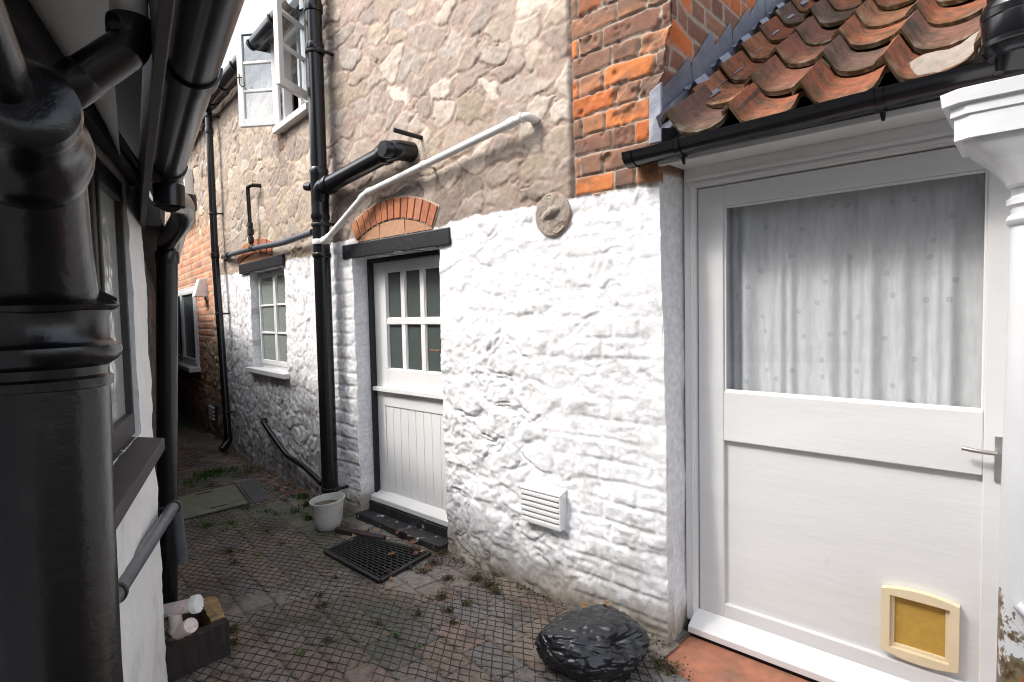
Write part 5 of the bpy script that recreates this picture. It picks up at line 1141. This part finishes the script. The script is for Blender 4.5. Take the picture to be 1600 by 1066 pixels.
# rubber mat
c4 = [on_z(508, 860, .02), on_z(594, 906, .02), on_z(672, 862, .02), on_z(562, 835, .02)]
mt = thing('rubber_mat', (c4[0]+c4[2])/2, 'black rubber grid doormat on the path below the stable door', 'doormat')
def bil(u, v): return c4[0]*(1-u)*(1-v)+c4[1]*u*(1-v)+c4[2]*u*v+c4[3]*(1-u)*v
b = MB(); nU, nV = 17, 8; hh = .018
def bar(p, q, wd, mbx, h=.016):
    d = (q-p).normalized(); s_ = d.cross(Vector((0, 0, 1)))*wd/2; mbx.hexa([p-s_-Vector((0, 0, h)), p+s_-Vector((0, 0, h)), q+s_-Vector((0, 0, h)), q-s_-Vector((0, 0, h))], [p-s_, p+s_, q+s_, q-s_])
rim = MB()
for (a, c) in (((0, 0), (1, 0)), ((1, 0), (1, 1)), ((1, 1), (0, 1)), ((0, 1), (0, 0))): bar(bil(*a), bil(*c), .022, rim, .02)
rim.build('rim', M['rubber'], mt, bevel=.002)
NV = 15
for k in range(1, NV): bar(bil(0.01, k/NV)-Vector((0, 0, .0015)), bil(.99, k/NV)-Vector((0, 0, .0015)), .0075, b, .014)
for k in range(NV):
    for i in range(1, 11):
        u = (i+(.5 if k % 2 else 0))/11
        if u < .99: bar(bil(u, k/NV)-Vector((0, 0, .003)), bil(u, (k+1)/NV)-Vector((0, 0, .003)), .006, b, .012)
b.build('grid', M['rubber'], mt)
sk = MB(); s0p = on_z(528, 832, .0); s1p = on_z(600, 846, 0); sk.plank(Vector((s0p.x, s0p.y, .035)), Vector((s1p.x, s1p.y, .030)), .05, .04); tag(sk.build('timber_offcut', M['wet_wood'], bevel=.004), 'dark wet timber offcut lying between the doormat and the doorstep', 'timber')
# manhole cover
m0, m1, m2 = on_z(285, 812, .012), on_z(390, 786, .012), on_z(367, 755, .012); m3 = m0+m2-m1
mh = thing('manhole_cover', (m0+m2)/2, 'greenish steel inspection cover set in the path', 'manhole cover')
def q4(u, v): return m0*(1-u)*(1-v)+m1*u*(1-v)+m2*u*v+m3*(1-u)*v
b = MB(); dn = Vector((0, 0, .02)); b.hexa([q4(.02, .03)-dn, q4(.98, .03)-dn, q4(.98, .97)-dn, q4(.02, .97)-dn], [q4(.02, .03), q4(.98, .03), q4(.98, .97), q4(.02, .97)]); b.build('plate', M['metal_cover'], mh, bevel=.003)
b = MB()
for (a, c) in (((0, 0), (1, 0)), ((1, 0), (1, 1)), ((1, 1), (0, 1)), ((0, 1), (0, 0))): bar(q4(*a)-Vector((0, 0, .002)), q4(*c)-Vector((0, 0, .002)), .016, b, .02)
b.build('cover_frame', M['black_matt'], mh)
for u, v in ((.55, .15), (.45, .86)):
    b = MB(); c = q4(u, v)+Vector((0, 0, .001)); d = (m1-m0).normalized(); s_ = (m3-m0).normalized(); b.hexa([c-d*.06-s_*.01, c+d*.06-s_*.01, c+d*.06+s_*.01, c-d*.06+s_*.01], [p+Vector((0, 0, .003)) for p in (c-d*.06-s_*.01, c+d*.06-s_*.01, c+d*.06+s_*.01, c-d*.06+s_*.01)]); b.build('lifting_slot', M['black_matt'], mh)
sl = MB(); x0 = m1+(m1-m0).normalized()*.03; x1 = m2+(m1-m0).normalized()*.03; d = (m1-m0).normalized(); sl.hexa([x0-dn, x0+d*.12-dn, x1+d*.12-dn, x1-dn], [x0-dn*.3, x0+d*.12-dn*.3, x1+d*.12-dn*.3, x1-dn*.3]); tag(sl.build('paving_slab', mat('slab_grey', (.085, .085, .09), .8, var=.3, vs=14, bump=.6, bs=50, bd=.003), bevel=.003), 'plain grey slab beside the steel cover', 'slab')
# refuse sack
bg_c = on_z(925, 1000, .10)
import bmesh
bm = bmesh.new(); bmesh.ops.create_icosphere(bm, subdivisions=6, radius=1)
from mathutils import noise as MN
ex = FA.e; ew = FA.w
rb = random.Random(5); PLN = []
for _ in range(70):
    d_ = Vector((rb.gauss(0, 1), rb.gauss(0, 1), rb.gauss(.1, .8))).normalized(); PLN.append((d_, rb.uniform(.84, 1.04)))
md0 = Vector((.45, -.55, .45)).normalized()
for v in bm.verts:
    n = v.co.normalized()
    q0 = n+MN.noise_vector(n*1.8+Vector((3, 1, 2)))*.20; q0.normalize()
    r_ = sum((c_/max(.05, q0.dot(d_)))**-16 for d_, c_ in PLN)**(-1/16)*1.12
    d4, _p = MN.voronoi(Vector((n.x*2.6, n.y*2.6, n.z*3.4))+MN.noise_vector(n*3)*.35); r_ -= .28*max(0, .20-(d4[1]-d4[0]))
    d4, _p = MN.voronoi(Vector((n.x*6, n.y*6, n.z*8))+MN.noise_vector(n*5)*.4); r_ += .045*(d4[1]-d4[0])
    md = (n-md0).length; r_ -= .30*math.exp(-(md/.26)**2); k_ = (md-.44)/.13; r_ += .05*math.exp(-k_*k_)*(1+.8*math.sin(9*math.atan2(n.z-md0.z, n.x-md0.x)))
    x = n.x*r_*.228; y = n.y*r_*.175; z = n.z*r_*.112+.088
    if z < .004: z = .004; x *= 1.02; y *= 1.02
    v.co = Vector((bg_c.x+x, bg_c.y+y, z))
bm.normal_update()
me = bpy.data.meshes.new('refuse_sack'); bm.to_mesh(me); bm.free()
bag = link('refuse_sack', me, M['bag'], None, True)
tag(bag, 'crumpled black plastic refuse sack slumped against the foot of the white wall', 'refuse sack')

# far end: a low black tub and standpipes by the brick wall
fa = FC.W(FC.P(281, 600)[0]-.0, -.12, 0)
sp_t = thing('standpipe', fa, 'pale capped pipe standing by the far brick wall', 'pipe')
MB().tube([fa, fa+Vector((0, 0, .55))], .05, 16).build('pipe_run', M['pale_pipe'], sp_t, smooth=True)
MB().tube([fa+Vector((0, 0, .54)), fa+Vector((0, 0, .66)), fa+Vector((0, 0, .70))], [.065, .06, .02], 16).build('cap', M['gloss_white'], sp_t, smooth=True)
fr_ = FC.W(FC.P(297, 612)[0], 0, 0); z_ = FC.P(297, 612)[1]; b = MB(); b.tube(bend([Vector((fr_.x, fr_.y, z_)), Vector((fr_.x, fr_.y, z_))-FC.w*.14, fa-FC.w*.05+Vector((.12, -.02, .18))], .06), .028, 14); tag(b.build('far_waste_pipe', M['black_matt'], smooth=True), 'bent dark waste pipe dropping into the far gully', 'pipe')
b = MB(); g_ = fa-FC.w*.08; Fg = Frame(g_.x, g_.y, FC.e.x, FC.e.y); 
for (a, c, d, e) in ((-.30, .22, -.17, -.14), (-.30, .22, .10, .13), (-.30, -.27, -.14, .10), (.19, .22, -.14, .10)): b.box(Fg, a, c, d, e, 0, .20)
tag(b.build('gully_surround', M['black_matt'], bevel=.004), 'low black surround round the far gully', 'gully')

# ------------------------------------------------------------------ buildings closing the alley
ow = thing('dark_stone_wall', (-2, 3, 0), 'dark unlit rubble wall glimpsed beyond the rendered building on the left', 'wall')
d0 = at(222, 500, 2.9); d1 = at(245, 500, 8.6); FD = Frame(d0.x, d0.y, d1.x-d0.x, d1.y-d0.y); LD = (Vector((d1.x, d1.y, 0))-FD.o).length
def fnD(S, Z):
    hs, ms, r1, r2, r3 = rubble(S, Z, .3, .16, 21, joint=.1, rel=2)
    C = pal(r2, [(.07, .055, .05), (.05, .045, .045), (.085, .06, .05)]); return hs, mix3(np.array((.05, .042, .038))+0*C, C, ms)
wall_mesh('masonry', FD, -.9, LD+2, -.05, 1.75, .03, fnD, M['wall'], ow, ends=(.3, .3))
b = MB(); b.box(FD, -.9, LD+2, -.10, 2.5, 1.751, 1.85); b.build('eaves', M['dark_wood'], ow)
b = MB(); b.hexa([FD.W(-.9, -.1, 1.85), FD.W(LD+2, -.1, 1.85), FD.W(LD+2, 2.4, 3.9), FD.W(-.9, 2.4, 3.9)], [FD.W(-.9, -.12, 1.9), FD.W(LD+2, -.12, 1.9), FD.W(LD+2, 2.4, 4.0), FD.W(-.9, 2.4, 4.0)]); b.build('roof', M['slate'], ow)  # unseen roof added to keep the far walls in shade
b = MB(); half_gutter(b, FD.W(-.75, -.15, 1.80), FD.W(LD, -.15, 1.80), .05); tag(b.build('lower_gutter', M['black'], smooth=True), 'dark gutter along the shaded wall beyond the left downpipe', 'gutter')
fh = thing('far_house', (-7, 12, 0), 'dark slate roofed house closing the far end of the alley', 'house')
r0_ = at(345, 15, 11.0); 
FH = Frame(at(150, 500, 11).x, 11.0, 1, .08)
hz0 = at(373, 178, 11).z; hz1 = at(374, 36, 11).z
b = MB(); b.box(FH, -3, at(470, 300, 11).x-FH.o.x, .3, 3, -.05, hz0); b.build('wall', mat('far_brick', (.16, .11, .09), .9, var=.3, vs=3), fh)
b = MB(); x1_ = at(372, 100, 11).x-FH.o.x; xr = at(470, 60, 11).x-FH.o.x
b.hexa([FH.W(-3, .0, hz0), FH.W(xr, .0, hz0), FH.W(xr, 3, hz0), FH.W(-3, 3, hz0)], [FH.W(-3, 1.3, hz1+.9), FH.W(xr, 1.2, hz1-1.0), FH.W(xr, 1.9, hz1-1.0), FH.W(-3, 2, hz1+.9)]); b.build('roof', M['slate'], fh)

# ------------------------------------------------------------------ weeds, moss and leaves
def blades(mb, x, y, n, h, spread, cols_):
    for _ in range(n):
        a = random.uniform(0, 6.28); r_ = abs(random.gauss(0, spread)); px, py = x+r_*math.cos(a), y+r_*math.sin(a); z = float(ground_h(np.array(px), np.array(py)))-.004
        hh = h*random.uniform(.5, 1.2); d = random.uniform(0, 6.28); ln = random.uniform(.2, .9)*hh; wd = hh*random.uniform(.05, .12)
        dx, dy = math.cos(d), math.sin(d); mb.cc = tuple(c*random.uniform(.7, 1.2) for c in random.choice(cols_))
        mb.add([(px-dy*wd, py+dx*wd, z), (px+dy*wd, py-dx*wd, z), (px+dx*ln*.5+dy*wd*.8, py+dy*ln*.5-dx*wd*.8, z+hh*.7), (px+dx*ln*.5-dy*wd*.8, py+dy*ln*.5+dx*wd*.8, z+hh*.7), (px+dx*ln, py+dy*ln, z+hh*.8)], [(0, 1, 2, 3), (3, 2, 4)])
def sprigs(mb, x, y, n, size, spread, cols_, hmax=.03):
    for _ in range(n):
        a = random.uniform(0, 6.28); r_ = abs(random.gauss(0, spread)); px, py = x+r_*math.cos(a), y+r_*math.sin(a); z = float(ground_h(np.array(px), np.array(py)))+random.random()**2*hmax
        s_ = size*random.uniform(.5, 1.3); n_ = Vector((random.gauss(0, .6), random.gauss(0, .6), 1)).normalized(); u = n_.orthogonal().normalized(); v = n_.cross(u); c = Vector((px, py, z)); mb.cc = tuple(q*random.uniform(.7, 1.25) for q in random.choice(cols_))
        mb.add([c-u*s_, c+v*s_*.5, c+u*s_, c-v*s_*.5], [(0, 1, 2, 3)])
GR_ = [(.055, .13, .022), (.08, .16, .03), (.05, .10, .02)]; MS = [(.055, .050, .018), (.075, .075, .022), (.06, .035, .018), (.035, .03, .014), (.10, .09, .035)]
gr = MB(); ms_ = MB()
for (px, py, n, h, sp) in ((292, 650, 260, .06, .20), (320, 745, 90, .07, .06), (345, 737, 80, .06, .06), (297, 755, 60, .05, .05), (365, 735, 60, .05, .05), (395, 733, 60, .05, .05), (325, 822, 70, .045, .03), (362, 818, 80, .035, .05), (385, 795, 60, .04, .04), (388, 740, 50, .05, .05),
                           (472, 778, 110, .06, .035), (480, 790, 80, .06, .03), (482, 812, 50, .06, .02), (445, 782, 30, .03, .02), (430, 803, 60, .03, .04), (378, 862, 40, .03, .03), (400, 868, 40, .025, .03), (440, 915, 30, .02, .03), (618, 995, 40, .03, .008), (470, 1022, 26, .03, .015), (517, 885, 30, .02, .02), (690, 925, 30, .02, .01), (1015, 1020, 40, .02, .012), (300, 690, 60, .04, .15), (283, 668, 160, .06, .15), (330, 742, 110, .08, .07), (560, 905, 24, .02, .02), (655, 1010, 20, .02, .012), (415, 800, 60, .035, .05), (350, 830, 50, .035, .05), (398, 828, 40, .03, .03), (460, 800, 60, .04, .03)):
    c = on_z(px, py, 0); blades(gr, c.x, c.y, n, h*.8, sp, GR_)
for (px, py, n, sp) in ((690, 865, 420, .035), (676, 880, 300, .035), (660, 893, 200, .03), (700, 905, 220, .03), (640, 888, 100, .03), (745, 905, 380, .035), (765, 915, 300, .03), (775, 925, 160, .02), (700, 955, 140, .02), (708, 975, 140, .015), (728, 945, 160, .02), (690, 935, 140, .02), (655, 960, 80, .02), (512, 1003, 120, .015), (505, 945, 120, .02), (500, 930, 80, .015), (360, 862, 160, .03), (366, 880, 100, .02), (1030, 1040, 260, .03), (1050, 1050, 200, .03), (1000, 1000, 120, .02), (1006, 985, 120, .015), (552, 870, 80, .02), (525, 905, 60, .015), (440, 850, 80, .03), (416, 830, 80, .03), (590, 975, 60, .02), (362, 985, 160, .018), (365, 1005, 140, .015), (478, 805, 80, .02), (575, 832, 80, .03), (330, 760, 160, .05), (350, 700, 200, .2), (400, 735, 200, .08), (436, 765, 200, .06)):
    c = on_z(px, py, 0); sprigs(ms_, c.x, c.y, int(n*1.2), .0065, sp, MS, .022)
# thin moss following the paving joints
for _ in range(9000):
    t = int(random.uniform(-14, 14)); s_ = random.uniform(-4.5, 2.6)
    if float(fbm(np.array(s_*1.8+t*3.3), np.array(t*.7), 2)) < .47: continue
    p = FP.W(s_, t*.145+random.gauss(0, .006), 0)
    d1 = 2.18-(p.x*(-nA.x)+p.y*(-nA.y))
    if d1 < .02: continue
    sprigs(ms_, p.x, p.y, 1, .0055, .006, MS, .006)
# dirt and moss along the wall foot
for _ in range(2600):
    s_ = random.uniform(SK-2, SC+.1); F_ = FA if s_ > 0 else FB
    if dS0-.05 < s_ < dS1 and s_ > 0: continue
    if float(fbm(np.array(s_*2.6), np.array(.4), 4)) < .44: continue
    p = F_.W(s_, -.035-abs(random.gauss(0, .03)), 0); sprigs(ms_, p.x, p.y, 1, .008, .01, MS, .015)
tag(gr.build('grass', M['moss'], colour=True), kind='stuff', label='tufts of green grass and weeds growing through the path', cat='grass')
tag(ms_.build('moss', M['moss'], colour=True), kind='stuff', label='brown and green moss in the joints of the path', cat='moss')

def leaf_mesh(name, m, sd_):
    rs = random.Random(sd_); b = MB(); n_ = 12; vs = [Vector((0, 0, .004))]
    for k in range(n_):
        a = 2*math.pi*k/n_; r_ = (.026 if k % 2 else .016)*rs.uniform(.8, 1.25)*(1.25 if k in (0, 6) else .85)
        vs.append(Vector((r_*math.cos(a), r_*math.sin(a), rs.uniform(.0, .014))))
    b.add(vs, [(0, 1+k, 1+(k+1) % n_) for k in range(n_)]); me = bpy.data.meshes.new(name); me.from_pydata([tuple(v) for v in b.v], [], b.f); me.materials.append(m); return me
LM = [leaf_mesh('fallen_leaf', M['leaf'], 1), leaf_mesh('fallen_leaf', M['leaf2'], 2), leaf_mesh('fallen_leaf', M['leaf'], 3)]
def leaf(x, y, z, sc_, label, grp):
    o = bpy.data.objects.new('fallen_leaf', random.choice(LM)); o.location = (x, y, z); o.rotation_euler = (random.uniform(-.3, .3), random.uniform(-.3, .3), random.uniform(0, 6.28)); o.scale = (sc_,)*3; col.objects.link(o); tag(o, label, 'leaf', grp)
for (px, py, z) in ((588, 829, .03), (553, 838, .02), (547, 846, .012), (640, 838, .06), (645, 848, .035), (660, 862, .03), (650, 865, .03), (613, 866, .03), (604, 893, .03), (611, 905, .01), (668, 888, .012), (623, 832, .04)):
    c = on_z(px, py, z); leaf(c.x, c.y, c.z, random.uniform(.6, 1.1), 'dry brown leaf lying on or just beside the rubber doormat', 'dry leaves around the doormat')
CI = CR.inverted(); bvs = [bag.matrix_basis @ v.co for v in bag.data.vertices if v.normal.z > .55]
def tp_(p): q = CI @ (p-Vector((0, 0, HC))); return CX+FPX*q.x/-q.z, CY-FPX*q.y/-q.z
for (px, py) in ((948, 945), (912, 941), (882, 962)):
    p = min(bvs, key=lambda v: (tp_(v)[0]-px)**2+(tp_(v)[1]-py)**2); leaf(p.x, p.y, p.z+.002, random.uniform(.8, 1.1), 'rusty dead leaf resting on top of the black refuse sack', 'leaves on the refuse sack')
for k in range(64):
    t = k/63; px = 352+(500-352)*t**1.0*.85; py = 703+(790-703)*t*.85; c = on_z(px, py, .0); p = c-FB.w*abs(random.gauss(0, .07))
    leaf(p.x+random.gauss(0, .03), p.y+random.gauss(0, .03), .012+random.random()*.02, random.uniform(.6, 1.1), 'brown dead leaf in the drift at the foot of the wall under the little window', 'drift of leaves under the little window')
for k in range(34):
    px = random.uniform(282, 350); py = random.uniform(655, 735); c = on_z(px, py, .012); leaf(c.x, c.y, .014, random.uniform(.6, 1.0), 'scattered dead leaf on the far mossy part of the path', 'leaves scattered on the far path')
